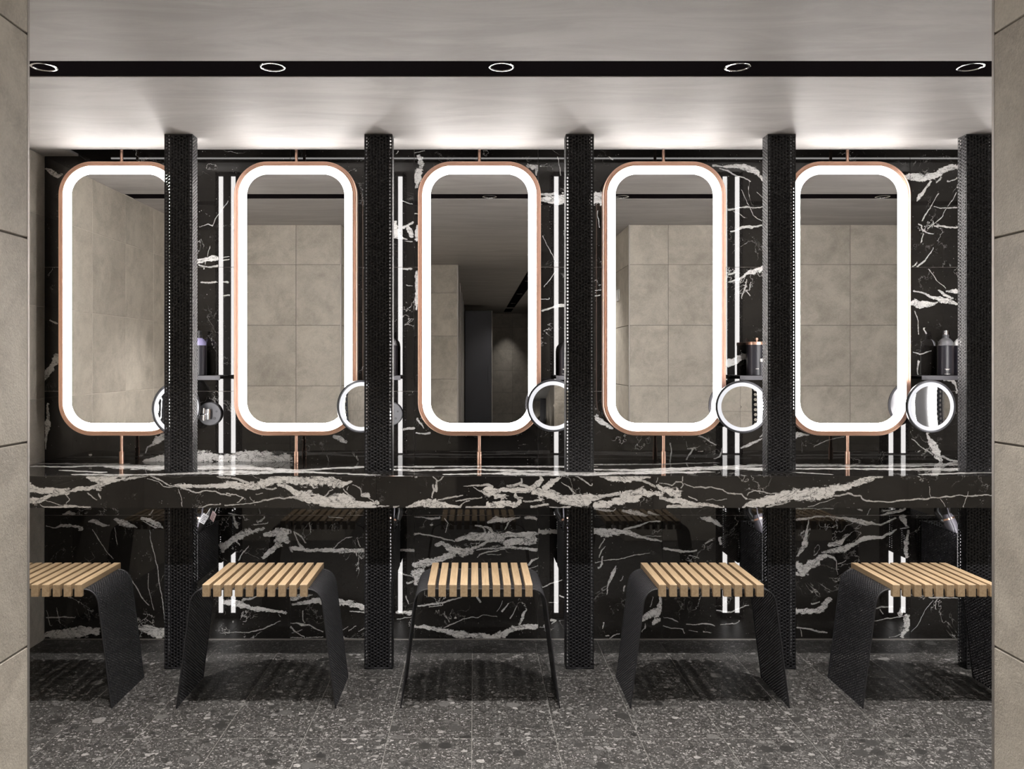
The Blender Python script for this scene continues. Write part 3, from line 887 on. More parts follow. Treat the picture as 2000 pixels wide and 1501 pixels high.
# floor: screed and stone tiles 306 x 596 mm
fl = structure('floor', MB().box(X_L - 0.1, X_R + 0.1, Y_E - 0.1, Y_W + 0.1, -0.08, -0.0005), M['grout_floor'])
fx = spans(X_L, X_R, -0.0085, 0.306); fy = [Y_O, 2.484, 3.08, 3.676, Y_W]
cache = {}
def floor_tile(x0, x1, y0, y1):
    w, d = x1 - x0 - 0.0022, y1 - y0 - 0.0028
    key = (round(w, 4), round(d, 4))
    if key not in cache: cache[key] = MB().box(-w/2, w/2, -d/2, d/2, -0.0015, 0.0, 0.0004).mesh('tile', M['stone'])
    obj('tile', cache[key], fl, loc=((x0 + x1) / 2, (y0 + y1) / 2, 0))
for j in range(len(fy) - 1):
    for i in range(len(fx) - 1): floor_tile(fx[i], fx[i + 1], fy[j], fy[j + 1])
yy = [Y_O - 0.596 * k for k in range(0, 5)]
hx = spans(J_L, J_R, -0.0085, 0.306)
for j in range(4):
    for i in range(len(hx) - 1): floor_tile(hx[i], hx[i + 1], yy[j + 1], yy[j])
floor_tile(X_H, J_R, Y_E, yy[4])

# ceiling: boards either side of the black channel, light slot along the marble wall
ce = structure('ceiling', MB().box(X_L - 0.1, X_R + 0.1, Y_E - 0.1, 2.857, H_C, H_C + 0.03)
               .box(X_L - 0.1, X_R + 0.1, 3.016, 4.047, H_C, H_C + 0.012)
               .box(X_L - 0.1, -1.957, 4.047, Y_W, H_C, H_C + 0.012)
               .box(X_L - 0.1, X_R + 0.1, 2.80, 2.857, H_C + 0.03, H_C + 0.06)
               .box(X_L - 0.1, X_R + 0.1, Y_O - 0.1, Y_W + 0.1, 2.72, 2.76), M['ceiling'])
structure('trim_3', MB().box(X_L, X_R, 2.857, 3.016, H_C + 0.003, H_C + 0.03), M['black_strip'])
structure('trim_4', MB().box(0.60, 0.745, -7.5, 0.6, H_C - 0.004, H_C + 0.0), M['black_strip'])
structure('trim_5', MB().box(0.60, 0.745, -8.9, -7.9, H_C - 0.004, H_C + 0.0), M['black_strip'])

# ------------------------------------------------------------------ counter: two marble slabs with deep front aprons
def slab(x0, x1):
    b = 0.0015
    P, F = grid(x0, x1, C_B, C_T - b, 0.0055)
    V1 = np.stack([P[:, 0], np.full(len(P), C_F), P[:, 1]], 1); a1 = field(P, F, SEG_F)
    Q, G = grid(x0, x1, C_F + b, Y_W - 0.0005, 0.0075)
    V2 = np.stack([Q[:, 0], Q[:, 1], np.full(len(Q), C_T)], 1); a2 = field(Q, G, SEG_T)
    n1, n2 = len(V1), len(V2)
    V3 = [(x0, C_F, C_T - b), (x1, C_F, C_T - b), (x1, C_F + b, C_T), (x0, C_F + b, C_T),
          (x0, C_F, C_B), (x1, C_F, C_B), (x1, Y_W - 0.0005, C_B), (x0, Y_W - 0.0005, C_B), (x0, Y_W - 0.0005, C_T), (x1, Y_W - 0.0005, C_T)]
    K = n1 + n2
    F3 = np.array([(0, 1, 2, 3), (4, 7, 6, 5), (0, 3, 8, 7), (1, 5, 6, 9)]) + K
    F4 = np.array([(0, 7, 4, 4)])
    me = new_mesh('slab', np.vstack([V1, V2, V3]), np.vstack([F, G + n1, F3]), M['marble'])
    set_vein(me, np.concatenate([a1, a2, np.tile(NOV, (F3.size, 1))]))
    return me
ct = thing('marble_counter', 'long black marble counter with white veins and a deep front edge', 'counter', (0, 0, 0))
SEAM = -0.422
obj('slab', slab(X_L + 0.001, SEAM - 0.0006), ct); obj('slab', slab(SEAM + 0.0006, X_R - 0.001), ct)

# ------------------------------------------------------------------ perforated sheet metal
def perforate(cols, nv, pv, r, t, fn, u0=0.0, v0=0.0, skip=None):
    """cols: list of column widths; staggered round holes, real thickness t; fn(u, v, w) -> 3D"""
    ang = np.arange(8) * PI / 4
    oc = np.array([(1, 0), (1, 1), (0, 1), (-1, 1), (-1, 0), (-1, -1), (0, -1), (1, -1)], float)
    ic = np.stack([np.cos(ang), np.sin(ang)], 1)
    Vs, Fs, nb = [], [], 0
    k = np.arange(8); k1 = (k + 1) % 8
    tf = np.concatenate([np.stack([k, k1, 8 + k1, 8 + k], 1), np.stack([16 + k1, 16 + k, 24 + k, 24 + k1], 1), np.stack([8 + k, 8 + k1, 24 + k1, 24 + k], 1)])
    u = u0
    for i, pu in enumerate(cols):
        uc = u + pu / 2; u += pu
        odd = i % 2
        vc = v0 + (np.arange(nv - odd) + 0.5 + 0.5 * odd) * pv
        if odd:      # solid half cells at the ends
            for va, vb in ((v0, v0 + pv / 2), (v0 + (nv - 0.5) * pv, v0 + nv * pv)):
                q = [(uc - pu/2, va), (uc + pu/2, va), (uc + pu/2, vb), (uc - pu/2, vb)]
                A = np.array([fn(np.array([a]), np.array([b]), t)[0] for a, b in q] + [fn(np.array([a]), np.array([b]), 0.0)[0] for a, b in q])
                Vs.append(A); Fs.append(np.array([(0, 1, 2, 3), (7, 6, 5, 4)]) + nb); nb += 8
        rr = min(r, pu * 0.44)
        o = oc * (pu / 2, pv / 2); q = ic * (rr, rr)
        loc = np.concatenate([o, q])                       # 16 x 2
        U = np.repeat(np.full(len(vc), uc)[:, None], 16, 1) + loc[:, 0]
        Vv = vc[:, None] + loc[:, 1]
        front = fn(U.ravel(), Vv.ravel(), t).reshape(len(vc), 16, 3)
        back = fn(U.ravel(), Vv.ravel(), 0.0).reshape(len(vc), 16, 3)
        A = np.concatenate([front, back], 1).reshape(-1, 3)
        f = (tf[None] + (np.arange(len(vc)) * 32)[:, None, None]).reshape(-1, 4) + nb
        Vs.append(A); Fs.append(f); nb += len(A)
    return np.vstack(Vs), np.vstack(Fs)

def join(*parts):
    Vs, Fs, n = [], [], 0
    for V, F in parts:
        Vs.append(np.asarray(V, float)); Fs.append(np.asarray(F) + n); n += len(V)
    return np.vstack(Vs), np.vstack(Fs)
def boxes(*bs):
    mb = MB()
    for b_ in bs: mb.box(*b_)
    return np.array(mb.v), np.array(mb.f)

# columns: U of perforated steel (front and two flanks), two light bars on the open back
def u_map(w, d):
    def fn(u, v, t):
        u = np.asarray(u, float); v = np.asarray(v, float)
        out = np.zeros((len(u), 3)); out[:, 2] = v
        a = u < d; c = u > d + w; b_ = ~(a | c)
        out[a, 0] = -w / 2 - t; out[a, 1] = d - u[a]
        out[b_, 0] = u[b_] - d - w / 2; out[b_, 1] = -t
        out[c, 0] = w / 2 + t; out[c, 1] = u[c] - d - w
        return out
    return fn
PV = 0.01491
def column_shell(name, z0, z1):
    w, d, t = COLW - 0.004, COLD, 0.002
    n = int((z1 - z0) / PV); m = (z1 - z0 - n * PV) / 2
    V, F = perforate([d / 5] * 5 + [w / 9] * 9 + [d / 5] * 5, n, PV, 0.0047, t, u_map(w, d), 0, z0 + m)
    bz = []
    for a, b_ in ((z0, z0 + m), (z1 - m, z1)):
        bz += [(-w/2 - t, -w/2, 0, d, a, b_), (w/2, w/2 + t, 0, d, a, b_), (-w/2, w/2, -t, 0, a, b_)]
    bz += [(-w/2 - t, -w/2, -t, 0, z0, z1), (w/2, w/2 + t, -t, 0, z0, z1)]
    V, F = join((V, F), boxes(*bz))
    return new_mesh(name, V, F, M['column_black'])
me_up = column_shell('upper_shell', C_T + 0.0005, H_C - 0.0005); me_lo = column_shell('lower_shell', 0.0005, C_B - 0.0005)
bw = 0.0115
me_bu = MB().box(-bw, bw, COLD - 0.002, COLD + 0.0015, C_T + 0.006, 2.362, 0.0005).mesh('light_bar', M['bar'])
me_bl = MB().box(-bw, bw, COLD - 0.002, COLD + 0.0015, 0.032, C_B - 0.006, 0.0005).mesh('light_bar', M['bar'])
# solid black core that carries the bars and keeps the front dark
me_cu = MB().box(-0.046, 0.046, 0.016, COLD - 0.0025, C_T + 0.001, H_C - 0.001).mesh('core', M['column_black'])
me_cl = MB().box(-0.046, 0.046, 0.016, COLD - 0.0025, 0.001, C_B - 0.001).mesh('core', M['column_black'])
ORD = ['leftmost', 'second from left', 'middle', 'second from right', 'rightmost']
COL_LAB = ['leftmost black perforated steel column, between first and second mirrors',
           'second black perforated steel column from left, left of the middle mirror',
           'black perforated steel column just right of the middle mirror',
           'fourth black perforated steel column from left, right of the fourth mirror',
           'rightmost black perforated steel column, against the right stone pillar']
for i, x in enumerate(COLX):
    t = thing('perforated_column', COL_LAB[i], 'column', (x, COL_F, 0), group='perforated columns between the mirrors')
    obj('upper_shell', me_up, t); obj('lower_shell', me_lo, t); obj('core', me_cu, t); obj('core', me_cl, t)
    for s in (-1, 1):
        obj('light_bar', me_bu, t, loc=(s * 0.033, 0, 0)); obj('light_bar', me_bl, t, loc=(s * 0.033, 0, 0))

# ------------------------------------------------------------------ mirrors on copper poles
def rrect(w, h, r, n=14):
    pts = []
    for cx, cz, a0 in ((w/2 - r, h/2 - r, 0), (-w/2 + r, h/2 - r, 90), (-w/2 + r, -h/2 + r, 180), (w/2 - r, -h/2 + r, 270)):
        for k in range(n + 1):
            a = math.radians(a0 + 90 * k / n); pts.append((cx + r * math.cos(a), cz + r * math.sin(a)))
    return pts
def sweep(prof, w, h, r, closed=True):
    """prof: (inset, y); rings of a rounded rectangle"""
    V = []; F = []
    for ins, y in prof:
        V += [(x, y, z) for x, z in rrect(w - 2 * ins, h - 2 * ins, max(0.005, r - ins))]
    n = len(V) // len(prof); m = len(prof)
    for i in range(m if closed else m - 1):
        j = (i + 1) % m
        for k in range(n): F.append((i * n + k, i * n + (k + 1) % n, j * n + (k + 1) % n, j * n + k))
    return V, F
MW, MH, MR = 0.592, 1.319, 0.162
MZ = (2.3355 + 1.0165) / 2
Y_M = 4.068
def smooth(me, ang=35):
    me.polygons.foreach_set('use_smooth', [True] * len(me.polygons))
    try: me.set_sharp_from_angle(angle=math.radians(ang))
    except Exception: pass
    return me
V, F = sweep([(0, 0.03), (0, -0.003), (0.001, -0.0080), (0.003, -0.0090), (0.0100, -0.0090), (0.0105, -0.0085), (0.0110, -0.0070), (0.0125, -0.0070), (0.0130, -0.0085), (0.0135, -0.0090), (0.0220, -0.0090), (0.0224, -0.0085), (0.0225, 0.03)], MW, MH, MR)
me_fr = smooth(new_mesh('frame', V, F, M['copper']), 25)
V, F = sweep([(0.0228, 0.004), (0.0228, -0.0020), (0.0605, -0.0020), (0.0605, 0.004)], MW, MH, MR)
me_li = new_mesh('light_ring', V, F, M['ring'])
pts = rrect(MW - 0.121, MH - 0.121, MR - 0.0605)
me_gl = new_mesh('mirror_glass', [(x, -0.001, z) for x, z in pts], [tuple(range(len(pts)))], M['mirror'])
pts = rrect(MW - 0.04, MH - 0.04, MR - 0.02); n = len(pts)
me_bk = new_mesh('back_panel', [(x, 0.006, z) for x, z in pts] + [(x, 0.028, z) for x, z in pts],
                 [tuple(range(n)), tuple(reversed(range(n, 2 * n)))] + [(k, n + k, n + (k + 1) % n, (k + 1) % n) for k in range(n)], M['dark_metal'])
zt, zb = MH / 2, -MH / 2
me_ru = smooth(MB().lathe([(0.0072, zt - 0.004), (0.0072, 2.66 - MZ)], 16, (0, 0.014, 0)).mesh('upper_pole', M['copper']))
zc = C_T - MZ
me_rl = smooth(MB().lathe([(0.0112, zc + 0.0005), (0.0112, zc + 0.058), (0.0105, zc + 0.0595), (0.0078, zc + 0.06), (0.0078, zb + 0.004)], 16, (0, 0.014, 0)).mesh('lower_pole', M['copper']))
MIR_LAB = ['leftmost tall rounded mirror with copper frame, beside the left end wall',
           'second tall lit copper-framed mirror from left, between first and second columns',
           'middle tall copper-framed mirror reflecting the dark hallway',
           'fourth tall lit copper-framed mirror from left, reflecting a wall corner',
           'tall lit copper-framed mirror between the last two columns in view',
           'sixth tall lit mirror, hidden past the right stone pillar']
for i, x in enumerate(MIRX):
    t = thing('wall_mirror', MIR_LAB[i], 'mirror', (x, Y_M, MZ), group='tall lit mirrors above the counter')
    for nm, me in (('frame', me_fr), ('light_ring', me_li), ('mirror_glass', me_gl), ('back_panel', me_bk), ('upper_pole', me_ru), ('lower_pole', me_rl)):
        obj(nm, me, t)

# ------------------------------------------------------------------ stools
def stool_path(n=400):
    P1, C, P2 = np.array([.2625, .41]), np.array([.2547, .4705]), np.array([.198, .4705])
    half = [np.array([.314, 0.0])] + [P1]
    for k in range(1, 13):
        t = k / 12; half.append((1 - t) ** 2 * P1 + 2 * t * (1 - t) * C + t * t * P2)
    pts = np.array(half + [p * np.array([-1, 1]) for p in reversed(half)])
    s = np.concatenate([[0], np.cumsum(np.linalg.norm(np.diff(pts, axis=0), axis=1))])
    return pts, s
SP, SS = stool_path()
def stool_fn(u, v, t):
    v = np.asarray(v, float); u = np.asarray(u, float)
    x = np.interp(v, SS, SP[:, 0]); z = np.interp(v, SS, SP[:, 1])
    e = 0.004
    tx = np.interp(v + e, SS, SP[:, 0]) - np.interp(v - e, SS, SP[:, 0]); tz = np.interp(v + e, SS, SP[:, 1]) - np.interp(v - e, SS, SP[:, 1])
    l = np.hypot(tx, tz) + 1e-9
    nx, nz = tz / l, -tx / l
    return np.stack([x + nx * t, u, z + nz * t], 1)
SD = 0.330
mg = 0.009
npv = int(SS[-1] / 0.01135); pvs = SS[-1] / npv
cs = (SD - 2 * mg) / 32
V, F = perforate([cs] * 32, npv, pvs, 0.0039, 0.0022, stool_fn, mg, 0.0)
def band(u0, u1, t0, t1, n=90):
    vs = np.linspace(0, SS[-1], n); V = []; F = []
    for u, t in ((u0, t0), (u1, t0), (u1, t1), (u0, t1)): V.append(stool_fn(np.full(n, u), vs, t))
    V = np.vstack(V)
    for q in range(4):
        a, b_ = q * n, ((q + 1) % 4) * n
        for k in range(n - 1): F.append((a + k, a + k + 1, b_ + k + 1, b_ + k))
    return V, np.array(F)
me_sh = new_mesh('shell', V, F, M['black_metal'])
V, F = band(0.0, mg, -0.0015, 0.0035); V2, F2 = band(SD - mg, SD, -0.0015, 0.0035)
me_rm = [new_mesh('edge_band', V, F, M['black_metal']), new_mesh('edge_band', V2, F2, M['black_metal'])]
# slat: bar on top of the sheet with a hooked end front and back (side outline extruded)
def slat_mesh():
    w = 0.0283 / 2; y0, y1 = -0.019, SD + 0.019
    out = [(y0, .4475), (-0.002, .4475), (-0.002, .4735), (SD + 0.002, .4735), (SD + 0.002, .4475), (y1, .4475), (y1, .4935), (y1 - .0015, .495), (y0 + .0015, .495), (y0, .4935)]
    n = len(out)
    V = [(-w, y, z) for y, z in out] + [(w, y, z) for y, z in out]
    F = [tuple(reversed(range(n))), tuple(range(n, 2 * n))] + [(k, (k + 1) % n, n + (k + 1) % n, n + k) for k in range(n)]
    F = [tuple(reversed(f)) for f in F]
    return new_mesh('slat', V, F, M['oak'])
me_sl = slat_mesh()
ST_LAB = ['leftmost slatted oak stool on black perforated legs, half hidden by the left pillar',
          'second slatted oak stool from left, in front of the leftmost column',
          'middle slatted oak stool on black perforated legs, seen straight on',
          'slatted oak stool second from right, in front of the fourth column',
          'rightmost slatted oak stool, cut off by the right stone pillar']
for i, x in enumerate(STX):
    t = thing('slatted_stool', ST_LAB[i], 'stool', (x, 3.344, 0), group='oak stools along the counter')
    obj('shell', me_sh, t); obj('edge_band', me_rm[0], t); obj('edge_band', me_rm[1], t)
    for k in range(10): obj('slat', me_sl, t, loc=((k - 4.5) * 0.0427, 0, 0))

# ------------------------------------------------------------------ downlights
me_ri = smooth(MB().lathe([(0.044, 0.003), (0.044, -0.0015), (0.041, -0.003), (0.037, -0.003), (0.036, 0.0)], 32, cap0=False, cap1=False).mesh('trim_ring', M['chrome']))
me_co = smooth(MB().lathe([(0.036, 0.0), (0.030, 0.016), (0.021, 0.030)], 32, cap0=False, cap1=False).mesh('reflector', M['chrome']))
me_la = MB().lathe([(0.021, 0.029), (0.021, 0.033)], 24).mesh('lamp', M['lamp'])
def downlight(x, y, label, power, group, z=H_C + 0.003, size=84, cone=0.9):
    t = thing('downlight', label, 'light', (x, y, z), group=group)
    obj('trim_ring', me_ri, t); obj('reflector', me_co, t); obj('lamp', me_la, t)
    d = bpy.data.lights.new('lamp_beam', 'SPOT'); d.energy = power; d.color = (1.0, 0.955, 0.91)
    d.spot_size = math.radians(size); d.spot_blend = cone; d.shadow_soft_size = 0.02
    o = bpy.data.objects.new('lamp_beam', d); COL.objects.link(o); o.parent = t; o.location = (0, 0, 0.0)
DX = [-1.488, -0.698, 0.0954, 0.911, 1.718, 2.52, 3.2]
DL = ['recessed chrome downlight in the black ceiling strip, nearest the left pillar',
      'recessed chrome downlight in the black ceiling strip, above the second mirror',
      'recessed chrome downlight in the black ceiling strip, above the middle mirror',
      'recessed chrome downlight in the black ceiling strip, above the fourth mirror',
      'recessed chrome downlight in the black ceiling strip, nearest the right pillar',
      'recessed downlight in the black ceiling strip, hidden past the right pillar',
      'recessed downlight in the black ceiling strip, hidden by the right end wall']
for x, lb in zip(DX, DL): downlight(x, 2.922, lb, P_SPOT, 'downlights in the black ceiling strip')
for x, lb in ((-0.52, 'added unseen hall downlight just behind the left stone pillar'), (0.66, 'added unseen hall downlight just behind the right stone pillar')):
    downlight(x, 1.0, lb, P_HALL * 1.45, 'added unseen downlights in the hall ceiling', H_C - 0.0005, 118, 0.9)  # pair added out of view to brighten the jambs of the opening
for y, lb, pw, sz in ((-9.20, 'recessed downlight in the hall strip, nearest the far wall', 0.35, 64), (-6.4, 'added recessed downlight deep in the hall ceiling strip', 1.0, 120),
                  (-4.4, 'added recessed downlight halfway along the hall ceiling strip', 1.3, 120), (-2.4, 'added recessed downlight past the first quarter of the hall ceiling strip', 1.3, 120),
                  (-0.2, 'added recessed downlight in the hall strip, nearest the opening', 1.0, 100)):  # all but the far-wall one are added to lift the light in the hall
    downlight(0.6725, y, lb, P_HALL * pw, 'downlights in the hall ceiling strip', H_C - (0.0045 if y > -9 else 0.0005), sz)

# hidden light line on top of the ceiling board, seen only as a reflection in the marble
cv = MB().box(-1.90, X_R - 0.02, 3.93, 3.936, H_C + 0.045, H_C + 0.052).build('light_strip', M['cove'])
cv['kind'] = 'structure'; cv.name = 'trim_6'
structure('trim_7', MB().box(-1.90, X_R - 0.02, 3.918, 3.93, H_C + 0.012, H_C + 0.056), M['dark_metal'])

# ------------------------------------------------------------------ vanity (magnifying) mirrors on hinged arms
def vanity(label, col_i, X, Z, Y, yaw, tilt, roll=0.0):
    px = COLX[col_i] + 0.018
    t = thing('vanity_mirror', label, 'mirror', (px, Y_W - 0.001, 1.116), group='round vanity mirrors on wall arms')
    pl = smooth(MB().lathe([(0.058, 0.0), (0.058, 0.016), (0.055, 0.019)], 36).mesh('wall_plate', M['grey_metal']))
    p = obj('wall_plate', pl, t, rot=(PI / 2, 0, 0))
    obj('button', smooth(MB().lathe([(0.005, 0.018), (0.005, 0.021)], 12, (0.034, 0.012, 0)).mesh('button', M['dark_metal'])), p)
    obj('button', smooth(MB().lathe([(0.007, 0.018), (0.007, 0.022)], 6, (0.024, -0.022, 0)).mesh('button', M['dark_metal'])), p)
    # hub and arm, in world-relative coordinates
    rx, ry, rz = X - px, Y - Y_W, Z - 1.116
    n = np.array([math.sin(yaw) * math.cos(tilt), -math.cos(yaw) * math.cos(tilt), math.sin(tilt)])
    back = np.array([rx, ry, rz]) - n * 0.012
    for hr, hh, hc in ((0.013, 0.025, (0, -0.034, 0)), (0.009, 0.03, (-0.02, -0.045, 0))):
        obj('hinge', smooth(MB().lathe([(hr, -hh), (hr, hh)], 16, hc).mesh('hinge', M['chrome'])), t)
    mid = np.array([rx * 0.25, ry * 0.5, 0.0])
    arm = smooth(MB().tube([(-0.012, -0.03, 0), tuple(mid), tuple(mid * 0.3 + back * 0.7 + np.array([0, 0, -0.003])), tuple(back)], 0.0055, 10).mesh('arm', M['chrome']))
    obj('arm', arm, t)
    # head: local +Z is the viewing direction
    R = 0.1245
    hd = smooth(MB().lathe([(0.02, -0.02), (0.09, -0.017), (0.118, -0.010), (R, 0.0), (R, 0.008), (R - 0.003, 0.0105), (R - 0.008, 0.0105), (R - 0.009, 0.008)], 64, cap1=False).mesh('head', M['dark_metal']), 30)
    z = n; xh = np.cross([0, 0, 1.0], z); xh /= np.linalg.norm(xh); yh = np.cross(z, xh)
    from mathutils import Matrix
    mw = Matrix(((xh[0], yh[0], z[0], rx), (xh[1], yh[1], z[1], ry), (xh[2], yh[2], z[2], rz), (0, 0, 0, 1)))
    h = obj('head', hd, t); h.matrix_local = mw
    rg = MB().lathe([(R - 0.0095, 0.0078), (0.0972, 0.0075)], 64, cap0=False, cap1=False).mesh('light_ring', M['mag_ring'])
    obj('light_ring', rg, h)
    Rc = 1.0; prof = [(0.0001, 0.0)] + [(r, r * r / (2 * Rc)) for r in np.linspace(0.012, 0.0975, 9)]
    zo = 0.0075 - prof[-1][1]
    gl = smooth(MB().lathe([(r, zz + zo) for r, zz in prof], 64, cap0=False, cap1=False).mesh('mirror_glass', M['mirror']), 89)
    obj('mirror_glass', gl, h)
    return t
vanity('round lit vanity mirror turned sideways, mostly hidden behind the leftmost column', 0, -1.411, 1.152, 4.0, 0.86, 0.0)
vanity('round lit vanity mirror angled right, at the lower right of the second wall mirror', 1, -0.534, 1.161, 4.0, 0.55, 0.02)
vanity('round lit vanity mirror at the lower right corner of the middle wall mirror', 2, 0.3738, 1.165, 4.0, -0.10, 0.0)
vanity('round lit vanity mirror at the lower right corner of the fourth wall mirror', 3, 1.269, 1.159, 4.0, -0.12, 0.02)
vanity('round lit vanity mirror at the lower right of the rightmost wall mirror', 4, 2.158, 1.161, 4.0, 0.10, 0.0)

# ------------------------------------------------------------------ little shelves and what stands on them
SH_T = 1.306; SH_Y = 4.04
SHX = [(-1.42, -1.2145), (-0.50, -0.3514), (0.392, 0.56), (1.271, 1.47), (2.140, 2.36)]
me_cache = {}
SHL = ['small dark metal shelf right of the leftmost column, holding a lilac-topped bottle', 'small dark metal shelf peeking out right of the second column',
       'small dark metal shelf peeking out left of the third column', 'small dark metal shelf left of the fourth column, under the black canister',
       'small dark metal shelf left of the rightmost column, under two black bottles']
for (a, b_), lb in zip(SHX, SHL):
    c = (a + b_) / 2; w = (b_ - a) / 2
    t = thing('wall_shelf', lb, 'shelf', (c, Y_W, SH_T), group='small shelves behind the columns')
    MB().box(-w, w, SH_Y - Y_W, -0.001, -0.004, 0).build('shelf_plate', M['shelf_metal'], t)
    MB().box(-w, w, SH_Y - Y_W - 0.003, SH_Y - Y_W, -0.021, 0.0, 0.0006).build('front_lip', M['shelf_metal'], t)
    for s in (-1, 1): MB().lathe([(0.003, 0), (0.003, 0.0015)], 8, (s * (w - 0.02), -0.011, 0)).build('screw', M['dark_metal'], t, rot=(PI / 2, 0, 0), loc=(0, SH_Y - Y_W - 0.003, 0))
def bottle(x, y, label, top='glass', r=0.0355, hgt=0.145, cap='chrome', pump=True):
    t = thing('pump_bottle' if pump else 'bottle', label, 'bottle', (x, y, SH_T + 0.0003), group='bottles on the small shelves')
    hb = hgt
    smooth(MB().lathe([(r - 0.002, 0.0), (r, 0.002), (r, hb - 0.002), (r - 0.001, hb)], 36, cap1=False).build('body', M['label_black'], t).data)
    k = [(r - 0.001, hb), (r - 0.0015, hb + 0.008), (r * 0.86, hb + 0.020), (r * 0.62, hb + 0.030), (r * 0.42, hb + 0.035), (0.012, hb + 0.037)]
    smooth(MB().lathe(k, 36, cap0=False).build('shoulder', M[top], t).data)
    if pump:
        smooth(MB().lathe([(0.0145, hb + 0.035), (0.0145, hb + 0.050), (0.012, hb + 0.052)], 24).build('collar', M['grey_metal'] if cap == 'chrome' else M['black_plastic'], t).data)
        smooth(MB().lathe([(0.0115, hb + 0.051), (0.0115, hb + 0.070), (0.0105, hb + 0.072)], 24).build('spray_cap', M['chrome'] if cap == 'chrome' else M['black_plastic'], t).data)
    lb = MB()
    for q, (z, hw) in enumerate(((0.030, 0.011), (0.0265, 0.007), (0.006, 0.012))):
        for s in range(6):
            a0 = -PI/2 - 0.3 + (s - 3) * hw / r / 3; a1 = a0 + hw / r / 3
            rr = r + 0.0003
            n0 = len(lb.v); lb.v += [(rr * math.cos(a0), rr * math.sin(a0), z), (rr * math.cos(a1), rr * math.sin(a1), z), (rr * math.cos(a1), rr * math.sin(a1), z + 0.0016), (rr * math.cos(a0), rr * math.sin(a0), z + 0.0016)]
            lb.f.append((n0, n0 + 1, n0 + 2, n0 + 3))
    lb.build('label_print', M['cream'], t)['kind'] = 'stuff'
    return t
def px_x(px, y): return (px - VX) * y / FPX
bottle(px_x(389, 4.10), 4.10, 'black-labelled pump bottle with a lilac top, right of the leftmost column', 'lilac', cap='black')
bottle(px_x(763, 4.10), 4.10, 'black pump bottle mostly hidden behind the second column', 'glass', r=0.034, cap='black')
bottle(px_x(1105, 4.10), 4.10, 'round-shouldered black bottle half hidden behind the third column', 'black_plastic', r=0.034, hgt=0.122, pump=False)
bottle(px_x(1847, 4.10), 4.10, 'black-labelled bottle with clear shoulder and chrome spray cap, by the rightmost column', 'glass')
bottle(px_x(1878, 4.115), 4.115, 'black bottle half hidden behind the rightmost column, beside the chrome-capped one', 'white_plastic', cap='black')
# canister with copper rim and knob
x = px_x(1478, 4.105)
t = thing('canister', 'black lidded canister with copper rim and knob, left of the fourth column', 'canister', (x, 4.105, SH_T + 0.0003))
smooth(MB().lathe([(0.047, 0), (0.049, 0.002), (0.049, 0.148)], 40, cap1=False).build('body', M['label_black'], t).data)
smooth(MB().lathe([(0.050, 0.148), (0.0505, 0.150), (0.0505, 0.161), (0.048, 0.163), (0.01, 0.1635)], 40).build('lid', M['copper'], t).data)
smooth(MB().lathe([(0.004, 0.163), (0.004, 0.168), (0.0075, 0.171), (0.0085, 0.176), (0.0065, 0.181), (0.002, 0.183)], 20).build('knob', M['copper'], t).data)
lb = MB()
for s in range(5):
    a0 = -PI/2 - 0.42 + s * 0.06; a1 = a0 + 0.045; rr = 0.0493
    n0 = len(lb.v); lb.v += [(rr * math.cos(a0), rr * math.sin(a0), .031), (rr * math.cos(a1), rr * math.sin(a1), .031), (rr * math.cos(a1), rr * math.sin(a1), .0335), (rr * math.cos(a0), rr * math.sin(a0), .0335)]; lb.f.append((n0, n0 + 1, n0 + 2, n0 + 3))
lb.build('label_print', M['cream'], t)['kind'] = 'stuff'
t = thing('hand_cream', 'small pale silver tube with a cream cap, in front of the black canister', 'tube', (px_x(1489, 4.053), 4.0525, SH_T + 0.0003))
smooth(MB().lathe([(0.0105, 0.0), (0.012, 0.001), (0.012, 0.064), (0.0118, 0.066)], 24).build('body', M['grey_metal'], t).data)
smooth(MB().lathe([(0.0122, 0.066), (0.0122, 0.080), (0.0115, 0.081)], 24).build('cap', M['cream'], t).data)

# ------------------------------------------------------------------ perforated holders below the counter with hair dryers
HB, HT, HD0, HD1 = 0.374, 0.592, 3.846, 4.150
def holder_mesh():
    d = HD1 - HD0; w = COLW
    nv = 19; pv = (HT - HB) / nv; nu = 26; cu = d / nu
    parts = []
    for s in (-1, 1):
        parts.append(perforate([cu] * nu, nv, pv, 0.0037, 0.0015, (lambda u, v, t, s=s: np.stack([np.full(len(np.atleast_1d(u)), s * (w / 2 + t)), np.atleast_1d(u), np.atleast_1d(v)], 1)), 0, HB))
    for yy_ in (0.0, d):
        parts.append(perforate([w / 10] * 10, nv, pv, 0.0037, 0.0015, (lambda u, v, t, y=yy_: np.stack([np.atleast_1d(u), np.full(len(np.atleast_1d(u)), y + t), np.atleast_1d(v)], 1)), -w / 2, HB))
    parts.append(boxes((-w / 2, w / 2, 0, d, HB - 0.002, HB)))
    return new_mesh('basket', *join(*parts), M['black_metal'])
me_hl = holder_mesh()
HL = ['black perforated hair-dryer holder under the counter behind the leftmost column', 'black perforated hair-dryer holder under the counter behind the second column',
      'black perforated hair-dryer holder under the counter behind the third column', 'black perforated hair-dryer holder under the counter behind the fourth column',
      'black perforated hair-dryer holder under the counter behind the rightmost column']
DLAB = ['dark hair dryer with two paper tags, in the holder behind the leftmost column', 'dark hair dryer in the holder behind the second column',
        'dark hair dryer in the holder behind the third column', 'hair dryer with a grey barrel in the holder behind the fourth column', 'hair dryer with a glossy barrel in the holder behind the rightmost column']
me_bar = smooth(MB().lathe([(0.020, -0.085), (0.026, -0.08), (0.029, -0.03), (0.031, 0.03), (0.030, 0.06), (0.024, 0.075)], 24).mesh('barrel', M['grey_plastic']))
me_bar2 = me_bar.copy(); me_bar2.materials[0] = M['black_plastic']
